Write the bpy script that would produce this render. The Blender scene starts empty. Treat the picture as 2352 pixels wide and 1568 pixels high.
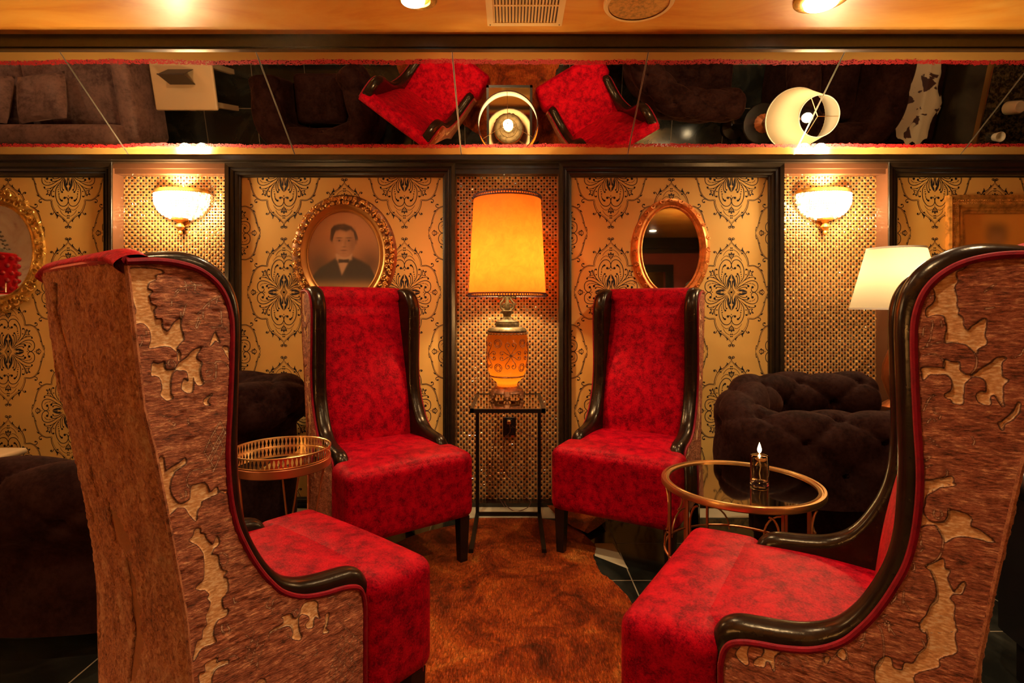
import bpy, bmesh, math, random
import numpy as np
from mathutils import Vector, Matrix
from mathutils.geometry import tessellate_polygon
random.seed(7)
PI=math.pi
sc=bpy.context.scene
COL=sc.collection
# ---------------------------------------------------------------- materials
def mat(name, col=(.5,.5,.5), rough=.5, metal=0., **kw):
    m=bpy.data.materials.new(name); m.use_nodes=True
    b=m.node_tree.nodes['Principled BSDF']
    b.inputs['Base Color'].default_value=(*col,1)
    b.inputs['Roughness'].default_value=rough
    b.inputs['Metallic'].default_value=metal
    for k,v in kw.items():
        k=k.replace('_',' ')
        if isinstance(v,tuple) and len(v)==3: v=(*v,1)
        b.inputs[k].default_value=v
    return m
def NT(m):
    nt=m.node_tree; return nt, nt.nodes, nt.links, nt.nodes['Principled BSDF']
def noise(nt, scale=5, detail=4, rough=.55, vec=None, stretch=None, dist=0):
    n=nt.nodes.new('ShaderNodeTexNoise'); n.inputs['Scale'].default_value=scale
    n.inputs['Detail'].default_value=detail; n.inputs['Roughness'].default_value=rough
    n.inputs['Distortion'].default_value=dist
    tc=nt.nodes.new('ShaderNodeTexCoord'); mp=nt.nodes.new('ShaderNodeMapping')
    nt.links.new(tc.outputs['Object'],mp.inputs['Vector'])
    if stretch: mp.inputs['Scale'].default_value=stretch
    nt.links.new(mp.outputs[0],n.inputs['Vector'])
    return n
def ramp(nt, src, stops):
    r=nt.nodes.new('ShaderNodeValToRGB'); e=r.color_ramp.elements
    while len(e)>1: e.remove(e[-1])
    e[0].position=stops[0][0]; e[0].color=(*stops[0][1],1)
    for p,c in stops[1:]:
        x=e.new(p); x.color=(*c,1)
    nt.links.new(src,r.inputs[0]); return r
def bump(nt,src,strength=.3,dist=.01,prev=None):
    b=nt.nodes.new('ShaderNodeBump'); b.inputs['Strength'].default_value=strength; b.inputs['Distance'].default_value=dist
    nt.links.new(src,b.inputs['Height'])
    if prev: nt.links.new(prev.outputs[0],b.inputs['Normal'])
    return b
def mixc(nt,fac,a,b):
    m=nt.nodes.new('ShaderNodeMix'); m.data_type='RGBA'
    for s,v in ((m.inputs[0],fac),(m.inputs[6],a),(m.inputs[7],b)):
        if hasattr(v,'is_linked') or hasattr(v,'links'): nt.links.new(v,s)
        elif isinstance(v,tuple): s.default_value=(*v,1)
        else: s.default_value=v
    return m.outputs[2]
def math_(nt,op,a,b=None,c=None):
    m=nt.nodes.new('ShaderNodeMath'); m.operation=op
    for i,v in enumerate((a,b,c)):
        if v is None: continue
        if isinstance(v,(int,float)): m.inputs[i].default_value=v
        else: nt.links.new(v,m.inputs[i])
    return m.outputs[0]

def velvet(name,c1,c2,c3,scale=14,stretch=(1,1,1),sheen=.6,sheenc=(1,.25,.12),bs=.35,rough=.55):
    m=mat(name,c1,rough); nt,N,L,b=NT(m)
    n=noise(nt,scale,7,.68,stretch=stretch); n2=noise(nt,scale*7,4,.7,stretch=stretch)
    a=math_(nt,'ADD',math_(nt,'MULTIPLY',n.outputs[0],.62),math_(nt,'MULTIPLY',n2.outputs[0],.38))
    r=ramp(nt,a,[(.41,c3),(.475,c1),(.58,c2)]); L.new(r.outputs[0],b.inputs['Base Color'])
    b.inputs['Sheen Weight'].default_value=sheen; b.inputs['Sheen Tint'].default_value=(*sheenc,1); b.inputs['Sheen Roughness'].default_value=.35
    b.inputs['Specular IOR Level'].default_value=.4; b.inputs['Specular Tint'].default_value=(*[min(1,.25+c*1.4) for c in c2],1)
    rr=math_(nt,'MULTIPLY_ADD',n2.outputs[0],-.5,rough+.2); L.new(rr,b.inputs['Roughness'])
    f=noise(nt,340,2,.6,stretch=(1,1,.6))
    bb=bump(nt,a,bs,.006); b2=bump(nt,f.outputs[0],.22,.001,bb); L.new(b2.outputs[0],b.inputs['Normal'])
    return m
M={}
M['red']=velvet('red_velvet',(.23,.0002,.007),(.40,.0015,.009),(.11,.0001,.0045),scale=27,sheen=.14,sheenc=(1,.03,.02),bs=.65,rough=.5)
M['red'].node_tree.nodes['Principled BSDF'].inputs['Specular Tint'].default_value=(1,.09,.05,1); M['red'].node_tree.nodes['Principled BSDF'].inputs['Specular IOR Level'].default_value=.25
M['redplain']=velvet('red_piping_velvet',(.16,.001,.007),(.20,.001,.008),(.12,.0006,.005),scale=60,bs=.1)
M['brownvelvet']=velvet('brown_velvet',(.014,.0045,.0032),(.022,.008,.006),(.008,.0025,.0018),scale=9,sheen=.2,sheenc=(.28,.11,.07),bs=.12,rough=.85); M['brownvelvet'].node_tree.nodes['Principled BSDF'].inputs['Specular IOR Level'].default_value=.06
M['mauve']=velvet('mauve_velvet',(.16,.095,.085),(.24,.14,.12),(.09,.05,.045),scale=5,sheen=.3,sheenc=(1,.7,.6),bs=.1)
M['leather']=mat('dark_leather',(.010,.005,.003),.24,0,Specular_IOR_Level=.30,Specular_Tint=(1,.8,.55))
nt,N,L,b=NT(M['leather']); n=noise(nt,160,3,.6); n2=noise(nt,18,4,.6,stretch=(1,1,1)); b1=bump(nt,n2.outputs[0],.22,.006); b2=bump(nt,n.outputs[0],.08,.001,b1); L.new(b2.outputs[0],b.inputs['Normal'])
r=ramp(nt,n2.outputs[0],[(.35,(.006,.0028,.0015)),(.65,(.014,.006,.003))]); L.new(r.outputs[0],b.inputs['Base Color'])
M['blackleather']=mat('black_leather',(.006,.005,.005),.38)
M['blackwood']=mat('black_lacquered_wood',(.006,.004,.003),.25)
M['blackmetal']=mat('black_metal',(.016,.011,.007),.35,.6)
def trimwood():
    m=mat('dark_stained_wood_trim',(.035,.014,.007),.28,0,Coat_Weight=.3,Coat_Roughness=.15); nt,N,L,b=NT(m)
    n=noise(nt,6,5,.6,stretch=(6,6,6)); r=ramp(nt,n.outputs[0],[(.3,(.010,.0065,.0035)),(.7,(.024,.014,.0065))]); L.new(r.outputs[0],b.inputs['Base Color'])
    bb=bump(nt,n.outputs[0],.06,.003); L.new(bb.outputs[0],b.inputs['Normal']); return m
M['trim']=trimwood()
M['jamb']=mat('brown_painted_recess_board',(.13,.05,.022),.3,0,Coat_Weight=.2)
def paper():
    m=mat('ochre_wallpaper',(.72,.42,.11),.55); nt,N,L,b=NT(m)
    n=noise(nt,3,3,.5); r=ramp(nt,n.outputs[0],[(.3,(.70,.385,.085)),(.7,(.78,.46,.12))]); L.new(r.outputs[0],b.inputs['Base Color'])
    f=noise(nt,260,2,.5,stretch=(1,1,.15)); bb=bump(nt,f.outputs[0],.06,.001); L.new(bb.outputs[0],b.inputs['Normal'])
    return m
M['paper']=paper()
M['ink']=mat('flocked_dark_print',(.010,.006,.008),.7)
def goldleaf(name,c=(.80,.42,.10),rough=.32,v=.5,scale=30):
    m=mat(name,c,rough,.6); nt,N,L,b=NT(m)
    n=noise(nt,scale,5,.6); d=tuple(x*v for x in c)
    r=ramp(nt,n.outputs[0],[(.32,d),(.55,c),(.8,tuple(min(1,x*1.15) for x in c))]); L.new(r.outputs[0],b.inputs['Base Color'])
    bb=bump(nt,n.outputs[0],.15,.002); L.new(bb.outputs[0],b.inputs['Normal']); return m
M['gilt']=goldleaf('antique_gilt_plaster',(.80,.38,.08),.36)
M['giltred']=goldleaf('copper_gilt_wood',(.78,.25,.05),.38)
M['giltbright']=goldleaf('bright_gilt',(.80,.45,.09),.3)
M['brass']=mat('brushed_brass',(.72,.42,.16),.3,1.)
M['copper']=mat('copper_painted_metal',(.45,.16,.06),.38,.9)
M['bronze']=goldleaf('aged_bronze',(.20,.15,.075),.4,.4,40)
M['basebronze']=goldleaf('reddish_bronze_base',(.28,.11,.04),.45,.4,40)
def ceilm():
    m=mat('gold_glazed_ceiling',(.7,.3,.05),.34,0,Coat_Weight=.35,Coat_Roughness=.25); nt,N,L,b=NT(m)
    n=noise(nt,1.6,5,.6,stretch=(1,2.5,1),dist=1.2)
    r=ramp(nt,n.outputs[0],[(.30,(.70,.24,.025)),(.5,(.82,.36,.05)),(.72,(.88,.48,.10))]); L.new(r.outputs[0],b.inputs['Base Color'])
    n2=noise(nt,5,3,.5); bb=bump(nt,n2.outputs[0],.12,.02); L.new(bb.outputs[0],b.inputs['Normal']); return m
M['ceil']=ceilm()
M['marbled']=mat('pale_marbled_paint',(.6,.45,.3),.6)
nt,N,L,b=NT(M['marbled']); n=noise(nt,2.5,6,.7,dist=1.5); r=ramp(nt,n.outputs[0],[(.35,(.70,.55,.38)),(.55,(.60,.42,.28)),(.65,(.30,.08,.06))]); L.new(r.outputs[0],b.inputs['Base Color'])
M['redwall']=mat('dull_red_wall_paint',(.26,.045,.025),.6)
M['brownwall']=mat('dark_brown_wall_paint',(.06,.03,.018),.6)
def floorm():
    m=mat('black_stone_tiles',(.010,.009,.007),.12); nt,N,L,b=NT(m)
    n=noise(nt,2.2,6,.65,dist=1.5); r=ramp(nt,n.outputs[0],[(.42,(.008,.008,.006)),(.60,(.022,.020,.014)),(.68,(.05,.045,.03))]); 
    br=N.new('ShaderNodeTexBrick'); tc=N.new('ShaderNodeTexCoord'); mp=N.new('ShaderNodeMapping'); mp.inputs['Location'].default_value=(-.50,-2.29,0)
    L.new(tc.outputs['Object'],mp.inputs[0]); L.new(mp.outputs[0],br.inputs['Vector'])
    br.offset=0; br.inputs['Scale'].default_value=1; br.inputs['Brick Width'].default_value=.46; br.inputs['Row Height'].default_value=.36
    br.inputs['Mortar Size'].default_value=.0028; br.inputs['Mortar Smooth'].default_value=.2
    c=mixc(nt,br.outputs['Fac'],r.outputs[0],(.20,.15,.09)); L.new(c,b.inputs['Base Color'])
    rr=math_(nt,'MULTIPLY_ADD',br.outputs['Fac'],.5,.12); L.new(rr,b.inputs['Roughness'])
    return m
M['floor']=floorm()
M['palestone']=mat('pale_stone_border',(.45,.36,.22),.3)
def mirrorm():
    # aged mirror: clean in the middle, gold-glazed along both long edges with a ragged red line between
    m=mat('edge_painted_mirror',(.80,.74,.64),.02,1.); nt,N,L,b=NT(m)
    at=N.new('ShaderNodeAttribute'); at.attribute_name='edge'; e=at.outputs['Fac']
    n=noise(nt,38,6,.75,stretch=(1,2.2,2.2)); n2=noise(nt,2.2,2,.5)
    j=math_(nt,'ADD',math_(nt,'MULTIPLY_ADD',n.outputs[0],.040,-.020),math_(nt,'MULTIPLY_ADD',n2.outputs[0],.03,-.015))
    d=math_(nt,'ADD',e,j)
    band=math_(nt,'LESS_THAN',d,.052)
    line=math_(nt,'MULTIPLY',math_(nt,'LESS_THAN',d,.074),math_(nt,'SUBTRACT',1,band))
    n3=noise(nt,150,4,.7); line=math_(nt,'MULTIPLY',line,math_(nt,'GREATER_THAN',n3.outputs[0],.44))
    c=mixc(nt,band,(.84,.78,.68),(.72,.40,.10)); c=mixc(nt,line,c,(.55,.02,.02)); L.new(c,b.inputs['Base Color'])
    mt=math_(nt,'SUBTRACT',1,math_(nt,'ADD',math_(nt,'MULTIPLY',band,.72),math_(nt,'MULTIPLY',line,.95))); L.new(mt,b.inputs['Metallic'])
    rr=math_(nt,'ADD',.015,math_(nt,'ADD',math_(nt,'MULTIPLY',band,.18),math_(nt,'MULTIPLY',line,.5))); L.new(rr,b.inputs['Roughness'])
    return m
M['mirror']=mirrorm()
M['glassmirror']=mat('silvered_glass',(.82,.78,.72),.02,1.)
M['smokeglass']=mat('smoked_mirror_glass',(.30,.25,.18),.04,1.)
M['glass']=mat('clear_glass',(1,.97,.92),.01,0,Transmission_Weight=1.,IOR=1.22)
M['oil']=mat('clear_lamp_oil',(1,.95,.82),.0,0,Transmission_Weight=1.,IOR=1.18)
def brocade(nm='chenille_brocade',crush=False):
    m=mat(nm,(.3,.1,.04),.6); nt,N,L,b=NT(m)
    a=N.new('ShaderNodeAttribute'); a.attribute_name='pd'; ln=N.new('ShaderNodeAttribute'); ln.attribute_name='ln'
    w=noise(nt,70,3,.6); wj=math_(nt,'MULTIPLY_ADD',w.outputs[0],.0036,-.0018)
    pd=math_(nt,'ADD',a.outputs['Fac'],wj)          # >0 pile, <0 satin ground
    mr=N.new('ShaderNodeMapRange'); mr.inputs['From Min'].default_value=-.0004; mr.inputs['From Max'].default_value=.0004; L.new(pd,mr.inputs[0]); pile=mr.outputs[0]
    rib=noise(nt,100,5,.75,stretch=(.62,.62,2.6)) if not crush else noise(nt,120,6,.8,stretch=(1,1,.85),dist=.6); rib2=noise(nt,30,4,.6,stretch=(.6,.6,1.6)) if not crush else noise(nt,16,5,.65,stretch=(1,1,.6))
    pr=ramp(nt,math_(nt,'ADD',math_(nt,'MULTIPLY',rib.outputs[0],.65),math_(nt,'MULTIPLY',rib2.outputs[0],.35)),[(.38,(.06,.011,.005)),(.46,(.29,.062,.026)),(.54,(.48,.135,.058)),(.62,(.88,.40,.18))])
    gn=noise(nt,200,3,.6,stretch=(.5,.5,1.5)); gr=ramp(nt,gn.outputs[0],[(.3,(.58,.24,.075)),(.5,(.82,.40,.15)),(.62,(.95,.64,.32))] if not crush else [(.3,(.26,.075,.02)),(.7,(.36,.12,.035))])
    if crush: pr=ramp(nt,math_(nt,'ADD',math_(nt,'MULTIPLY',rib.outputs[0],.65),math_(nt,'MULTIPLY',rib2.outputs[0],.35)),[(.37,(.10,.022,.008)),(.45,(.48,.13,.05)),(.53,(.80,.30,.12)),(.62,(1.0,.58,.28))])  # dark stops put the shade of the pile's crevices into the colour
    c=mixc(nt,pile,gr.outputs[0],pr.outputs[0])
    # dark groove just inside, light stitched thread on the contour
    e1=math_(nt,'LESS_THAN',math_(nt,'ABSOLUTE',math_(nt,'SUBTRACT',pd,.0014)),.0007)
    e2=math_(nt,'LESS_THAN',math_(nt,'ABSOLUTE',pd),.0006)
    st=noise(nt,170,2,.6); e2=math_(nt,'MULTIPLY',e2,math_(nt,'GREATER_THAN',st.outputs[0],.50))
    if crush: e1=math_(nt,'MULTIPLY',e1,.2); e2=math_(nt,'MULTIPLY',e2,0)
    c=mixc(nt,math_(nt,'MULTIPLY',e1,.8),c,(.04,.012,.006)); c=mixc(nt,math_(nt,'MULTIPLY',e2,.8),c,(.75,.50,.30))
    l1=math_(nt,'MULTIPLY',math_(nt,'LESS_THAN',ln.outputs['Fac'],.00075),math_(nt,'GREATER_THAN',st.outputs[0],.45))
    l2=math_(nt,'LESS_THAN',ln.outputs['Fac'],.0021)
    c=mixc(nt,math_(nt,'MULTIPLY',l2,.45),c,(.05,.014,.007)); c=mixc(nt,math_(nt,'MULTIPLY',l1,.75),c,(.75,.48,.28))
    L.new(c,b.inputs['Base Color'])
    rg=math_(nt,'MULTIPLY_ADD',pile,.16,.40); L.new(rg,b.inputs['Roughness'])
    b.inputs['Sheen Weight'].default_value=.06; b.inputs['Sheen Tint'].default_value=(1,.6,.35,1); b.inputs['Specular Tint'].default_value=(1,.6,.35,1); b.inputs['Specular IOR Level'].default_value=.55
    h=math_(nt,'ADD',math_(nt,'MULTIPLY',pile,.45),math_(nt,'MULTIPLY',rib.outputs[0],math_(nt,'MULTIPLY_ADD',pile,1.0,.12)))
    h=math_(nt,'SUBTRACT',h,math_(nt,'MULTIPLY',l2,.5))
    bb=bump(nt,h,.95,.0045 if not crush else .012); L.new(bb.outputs[0],b.inputs['Normal'])
    return m
M['brocade']=brocade(); M['crushed']=brocade('crushed_brocade',True)
M['welt']=velvet('brown_chenille_welt',(.30,.09,.035),(.45,.17,.07),(.12,.035,.015),scale=60,sheen=.2,sheenc=(1,.6,.4))
def shadem(name,c,tr,noisev=True,emis=0):
    m=bpy.data.materials.new(name); m.use_nodes=True; nt=m.node_tree; N=nt.nodes; L=nt.links
    b=N['Principled BSDF']; b.inputs['Base Color'].default_value=(*c,1); b.inputs['Roughness'].default_value=.8
    ge=N.new('ShaderNodeNewGeometry'); cc=mixc(nt,ge.outputs['Backfacing'],c,(.85,.78,.6)); L.new(cc,b.inputs['Base Color'])
    t=N.new('ShaderNodeBsdfTranslucent'); mx=N.new('ShaderNodeMixShader'); o=N['Material Output']
    n=noise(nt,26,6,.7,stretch=(1,1,1.0),dist=1.0); r=ramp(nt,n.outputs[0],[(.3,tuple(x*.75 for x in tr)),(.55,tr),(.75,tuple(min(1,x*1.25) for x in tr))])
    if noisev: L.new(r.outputs[0],t.inputs[0])
    else: t.inputs[0].default_value=(*tr,1)
    mx.inputs[0].default_value=.7; L.new(b.outputs[0],mx.inputs[1]); L.new(t.outputs[0],mx.inputs[2]); L.new(mx.outputs[0],o.inputs[0])
    return m
M['orangeshade']=shadem('orange_parchment_shade',(.50,.08,.008),(.40,.072,.006))
M['creamshade']=shadem('cream_pleated_shade',(.62,.52,.34),(.75,.62,.40),False)
M['innershade']=mat('white_shade_lining',(.85,.80,.65),.7)
M['braid']=mat('dark_red_braid',(.045,.004,.006),.6)
def amber():
    m=bpy.data.materials.new('amber_ribbed_glass'); m.use_nodes=True; nt=m.node_tree; N=nt.nodes; L=nt.links
    b=N['Principled BSDF']; b.inputs['Base Color'].default_value=(.26,.05,.004,1); b.inputs['Roughness'].default_value=.15; b.inputs['Coat Weight'].default_value=.6
    t=N.new('ShaderNodeBsdfTranslucent'); t.inputs[0].default_value=(.9,.24,.015,1); mx=N.new('ShaderNodeMixShader'); mx.inputs[0].default_value=.5
    L.new(b.outputs[0],mx.inputs[1]); L.new(t.outputs[0],mx.inputs[2]); L.new(mx.outputs[0],N['Material Output'].inputs[0]); return m
M['amber']=amber()
def emit(name,c,s):
    m=bpy.data.materials.new(name); m.use_nodes=True; b=m.node_tree.nodes['Principled BSDF']
    b.inputs['Base Color'].default_value=(*c,1); b.inputs['Emission Color'].default_value=(*c,1); b.inputs['Emission Strength'].default_value=s; return m
M['bulb']=emit('warm_bulb',(1,.80,.48),30)
M['flame']=emit('candle_flame',(1,.62,.22),60)
M['crystal']=emit('lit_crystal_beads',(1,.80,.50),3.2)
M['crystalrim']=emit('dim_crystal_beads',(1,.70,.35),.8)
M['canlens']=emit('downlight_lens',(1,.88,.62),14)
def rugm():
    m=mat('russet_cowhide',(.2,.05,.015),.55); nt,N,L,b=NT(m)
    n=noise(nt,4.2,9,.72,dist=.7); r=ramp(nt,n.outputs[0],[(.36,(.06,.006,.002)),(.46,(.34,.036,.005)),(.56,(.60,.090,.010)),(.68,(.80,.24,.04))]); 
    f=noise(nt,150,5,.8,stretch=(1,.30,1),dist=.8); fr=ramp(nt,f.outputs[0],[(.38,(.25,.25,.25)),(.5,(.62,.62,.62)),(.62,(1.0,1.0,1.0))]); mm=N.new('ShaderNodeMix'); mm.data_type='RGBA'; mm.blend_type='MULTIPLY'; mm.inputs[0].default_value=1; L.new(r.outputs[0],mm.inputs[6]); L.new(fr.outputs[0],mm.inputs[7]); L.new(mm.outputs[2],b.inputs['Base Color']); g=noise(nt,9,4,.6)
    b1=bump(nt,g.outputs[0],.5,.03); b2=bump(nt,f.outputs[0],1.0,.012,b1); L.new(b2.outputs[0],b.inputs['Normal'])
    b.inputs['Roughness'].default_value=.30; b.inputs['Specular IOR Level'].default_value=.8; b.inputs['Specular Tint'].default_value=(1,.55,.25,1)
    return m
M['rug']=rugm()
def cow():
    m=mat('brown_white_cowhide',(.6,.5,.35),.6); nt,N,L,b=NT(m)
    n=noise(nt,7,3,.5,dist=.6); r=ramp(nt,n.outputs[0],[(.0,(.55,.43,.27)),(.54,(.55,.43,.27)),(.552,(.05,.012,.008)),(1,(.05,.012,.008))]); L.new(r.outputs[0],b.inputs['Base Color']); return m
M['cow']=cow()
M['paletable']=mat('pale_wood_laminate',(.62,.42,.22),.35)
def granite():
    m=mat('dark_granite',(.05,.035,.02),.1); nt,N,L,b=NT(m)
    n=noise(nt,30,6,.75); r=ramp(nt,n.outputs[0],[(.45,(.010,.007,.005)),(.6,(.07,.045,.02)),(.7,(.2,.13,.06))]); L.new(r.outputs[0],b.inputs['Base Color']); return m
M['granite']=granite()
M['wax']=mat('ivory_wax',(.8,.62,.4),.4,0,Subsurface_Weight=.2)
M['redglass']=mat('ruby_glass',(.5,.005,.01),.05,0,Coat_Weight=1.)
M['darkcard']=mat('dark_card',(.07,.045,.03),.5)
M['wire']=mat('brown_cord',(.10,.03,.015),.5)
M['outlet']=mat('black_plastic',(.004,.004,.004),.3)
M['ventmetal']=mat('gold_painted_vent',(.90,.62,.24),.4,.0)
M['ventdark']=mat('duct_interior',(.03,.015,.006),.7)
M['speaker']=goldleaf('gold_painted_speaker_grille',(.95,.60,.16),.4,.6,60)
M['liner']=mat('picture_mat_gilt',(.55,.24,.05),.35,.6)
# ---------------------------------------------------------------- geometry helpers
class MB:
    def __init__(s): s.v=[]; s.f=[]; s.m=[]
    def add(s,vs,fs,mi=0):
        o=len(s.v); s.v+= [tuple(p) for p in vs]; s.f+=[tuple(i+o for i in f) for f in fs]; s.m+=[mi]*len(fs); return s
    def box(s,x0,x1,y0,y1,z0,z1,mi=0,mtx=None):
        vs=[(x,y,z) for z in (z0,z1) for y in (y0,y1) for x in (x0,x1)]
        if mtx: vs=[tuple(mtx@Vector(p)) for p in vs]
        return s.add(vs,[(0,2,3,1),(4,5,7,6),(0,1,5,4),(2,6,7,3),(0,4,6,2),(1,3,7,5)],mi)
    def rbox(s,c,h,r,n=6,crown=0,mi=0,mtx=None,fn=None):
        # rounded box: centre c, half sizes h, radius r
        vs=[];fs=[];idx={}
        def vert(p):
            k=tuple(round(a,5) for a in p)
            if k in idx: return idx[k]
            q=[max(-(h[i]-r),min(h[i]-r,p[i]*h[i])) for i in range(3)]
            d=Vector([p[i]*h[i]-q[i] for i in range(3)])
            if d.length>1e-9: d=d.normalized()*r
            w=[q[i]+d[i] for i in range(3)]
            if crown and p[2]>.3: w[2]+=crown*(1-p[0]**2)*(1-p[1]**2)
            w=[w[i]+c[i] for i in range(3)]
            if fn: w=fn(w)
            if mtx: w=mtx@Vector(w)
            idx[k]=len(vs); vs.append(tuple(w)); return idx[k]
        # non-uniform param so the rounding is well sampled
        def par(i,ax):
            e=min(.95,r/h[ax]); k=n
            L=[-1+e*(1-math.cos(a*PI/2/k)) for a in range(k)]; mid=[-1+e+(2-2*e)*a/max(2,k) for a in range(max(2,k)+1)]
            return L+mid+[-a for a in reversed(L)]
        P=[par(0,a) for a in range(3)]
        for ax in range(3):
            a,b_=(ax+1)%3,(ax+2)%3
            for sg in (-1,1):
                for i in range(len(P[a])-1):
                    for j in range(len(P[b_])-1):
                        q=[]
                        for (ii,jj) in ((i,j),(i+1,j),(i+1,j+1),(i,j+1)):
                            p=[0,0,0]; p[ax]=sg; p[a]=P[a][ii]; p[b_]=P[b_][jj]; q.append(vert(p))
                        if sg<0: q=q[::-1]
                        if len(set(q))>=3: fs.append(tuple(dict.fromkeys(q)))
        return s.add(vs,fs,mi)
    def tube(s,pts,r,n=8,closed=False,mi=0,cap=True,sq=1.):
        pts=[Vector(p) for p in pts]; m=len(pts); rr=r if isinstance(r,(list,tuple)) else [r]*m
        T=[]
        for i in range(m):
            a=pts[(i-1)%m] if closed or i>0 else pts[i]; b=pts[(i+1)%m] if closed or i<m-1 else pts[i]
            t=(b-a); T.append(t.normalized() if t.length>1e-9 else Vector((0,0,1)))
        up=Vector((0,0,1)) if abs(T[0].z)<.9 else Vector((1,0,0)); nrm=(up-T[0]*up.dot(T[0])).normalized()
        vs=[]
        for i in range(m):
            nrm=(nrm-T[i]*nrm.dot(T[i])).normalized(); bn=T[i].cross(nrm)
            for k in range(n):
                a=2*PI*k/n; vs.append(pts[i]+nrm*(math.cos(a)*rr[i])+bn*(math.sin(a)*rr[i]*sq))
        fs=[]
        for i in range(m if closed else m-1):
            for k in range(n):
                j=(i+1)%m; fs.append((i*n+k,i*n+(k+1)%n,j*n+(k+1)%n,j*n+k))
        if cap and not closed: fs.append(tuple(range(n-1,-1,-1))); fs.append(tuple((m-1)*n+k for k in range(n)))
        return s.add(vs,fs,mi)
    def lathe(s,prof,n=48,c=(0,0,0),mi=0,a0=0,a1=2*PI,rib=0,nrib=0,sy=1.):
        full=abs(a1-a0-2*PI)<1e-6; k=n if full else n+1; vs=[]
        for (r,z) in prof:
            for i in range(k):
                a=a0+(a1-a0)*i/n; q=r*(1+rib*math.cos(nrib*a)) if rib else r
                vs.append((c[0]+q*math.cos(a),c[1]+q*math.sin(a)*sy,c[2]+z))
        fs=[]
        for j in range(len(prof)-1):
            for i in range(n):
                i2=(i+1)%k; fs.append((j*k+i,j*k+i2,(j+1)*k+i2,(j+1)*k+i))
        return s.add(vs,fs,mi)
    def ball(s,c,r,n=8,mi=0,sc=(1,1,1)):
        prof=[(max(1e-4,math.sin(PI*i/n)),-math.cos(PI*i/n)) for i in range(n+1)]
        o=MB().lathe(prof,n*2)
        return s.add([(c[0]+p[0]*r*sc[0],c[1]+p[1]*r*sc[1],c[2]+p[2]*r*sc[2]) for p in o.v],o.f,mi)
    def disc(s,c,r,n=32,mi=0,up=True):
        vs=[(c[0]+r*math.cos(2*PI*i/n),c[1]+r*math.sin(2*PI*i/n),c[2]) for i in range(n)]
        return s.add(vs,[tuple(range(n)) if up else tuple(range(n-1,-1,-1))],mi)
    def grid(s,rows,mi=0,flip=False):
        nr=len(rows);nc=len(rows[0]); vs=[p for r in rows for p in r]; fs=[]
        for i in range(nr-1):
            for j in range(nc-1):
                q=(i*nc+j,i*nc+j+1,(i+1)*nc+j+1,(i+1)*nc+j); fs.append(q[::-1] if flip else q)
        return s.add(vs,fs,mi)
    def xf(s,mtx): s.v=[tuple(mtx@Vector(p)) for p in s.v]; return s
    def obj(s,name,mats,parent=None,smooth=True,loc=None,angle=.7):
        me=bpy.data.meshes.new(name); me.from_pydata(s.v,[],s.f); me.update()
        if not isinstance(mats,(list,tuple)): mats=[mats]
        for m in mats: me.materials.append(m if not isinstance(m,str) else M[m])
        me.polygons.foreach_set('material_index',s.m)
        bm=bmesh.new(); bm.from_mesh(me); bmesh.ops.remove_doubles(bm,verts=bm.verts,dist=1e-6) if len(s.v)<40000 else None
        bmesh.ops.recalc_face_normals(bm,faces=bm.faces) if len(s.v)<40000 else None
        bm.to_mesh(me); bm.free()
        if smooth:
            me.polygons.foreach_set('use_smooth',[True]*len(me.polygons))
            try: me.set_sharp_from_angle(angle=angle)
            except Exception: pass
        o=bpy.data.objects.new(name,me); COL.objects.link(o)
        if parent: o.parent=parent
        if loc: o.location=loc
        return o
def root(name,label,cat,loc=(0,0,0),rz=0,group=None):
    o=bpy.data.objects.new(name,None); COL.objects.link(o); o.location=loc; o.rotation_euler=(0,0,rz); o.empty_display_size=.1
    o['label']=label; o['category']=cat
    if group: o['group']=group
    return o
def tag(o,label,cat,group=None):
    o['label']=label; o['category']=cat
    if group: o['group']=group
    return o
def struct(o,label=None,cat=None):
    o['kind']='structure'
    if label: o['label']=label
    if cat: o['category']=cat
    return o
def dup(r,loc,rz,label):
    q=r.copy(); COL.objects.link(q); q.location=loc; q.rotation_euler=(0,0,rz); q['label']=label
    for ch in list(r.children):
        c=ch.copy(); COL.objects.link(c); c.parent=q
        for g in list(ch.children):
            d=g.copy(); COL.objects.link(d); d.parent=c
    return q
def cat_rom(P,n=6,closed=False):
    P=[np.array(p,float) for p in P]; m=len(P); out=[]
    rng=range(m if closed else m-1)
    for i in rng:
        p0=P[(i-1)%m] if closed or i>0 else 2*P[0]-P[1]; p1=P[i]; p2=P[(i+1)%m]
        p3=P[(i+2)%m] if closed or i+2<m else 2*P[-1]-P[-2]
        for k in range(n):
            t=k/n; out.append(.5*((2*p1)+(-p0+p2)*t+(2*p0-5*p1+4*p2-p3)*t*t+(-p0+3*p1-3*p2+p3)*t**3))
    if not closed: out.append(P[-1])
    return [tuple(p) for p in out]
def light(name,kind,loc,power,color=(1,.72,.4),size=.05,parent=None,rot=None,spot=None,blend=.5,sx=None,sy=None):
    l=bpy.data.lights.new(name,kind); l.energy=power; l.color=color
    if kind=='AREA':
        l.size=size
        if sx: l.shape='RECTANGLE'; l.size=sx; l.size_y=sy
    else: l.shadow_soft_size=size
    if kind=='SPOT': l.spot_size=spot; l.spot_blend=blend
    o=bpy.data.objects.new(name,l); COL.objects.link(o); o.location=loc
    if rot: o.rotation_euler=rot
    if parent: o.parent=parent
    return o
F_,H_,CZ=1264.,706.,1.135
def X(px,Y): return (px-1176)*Y/F_
def Z(py,Y): return CZ+(H_-py)*Y/F_
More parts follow.
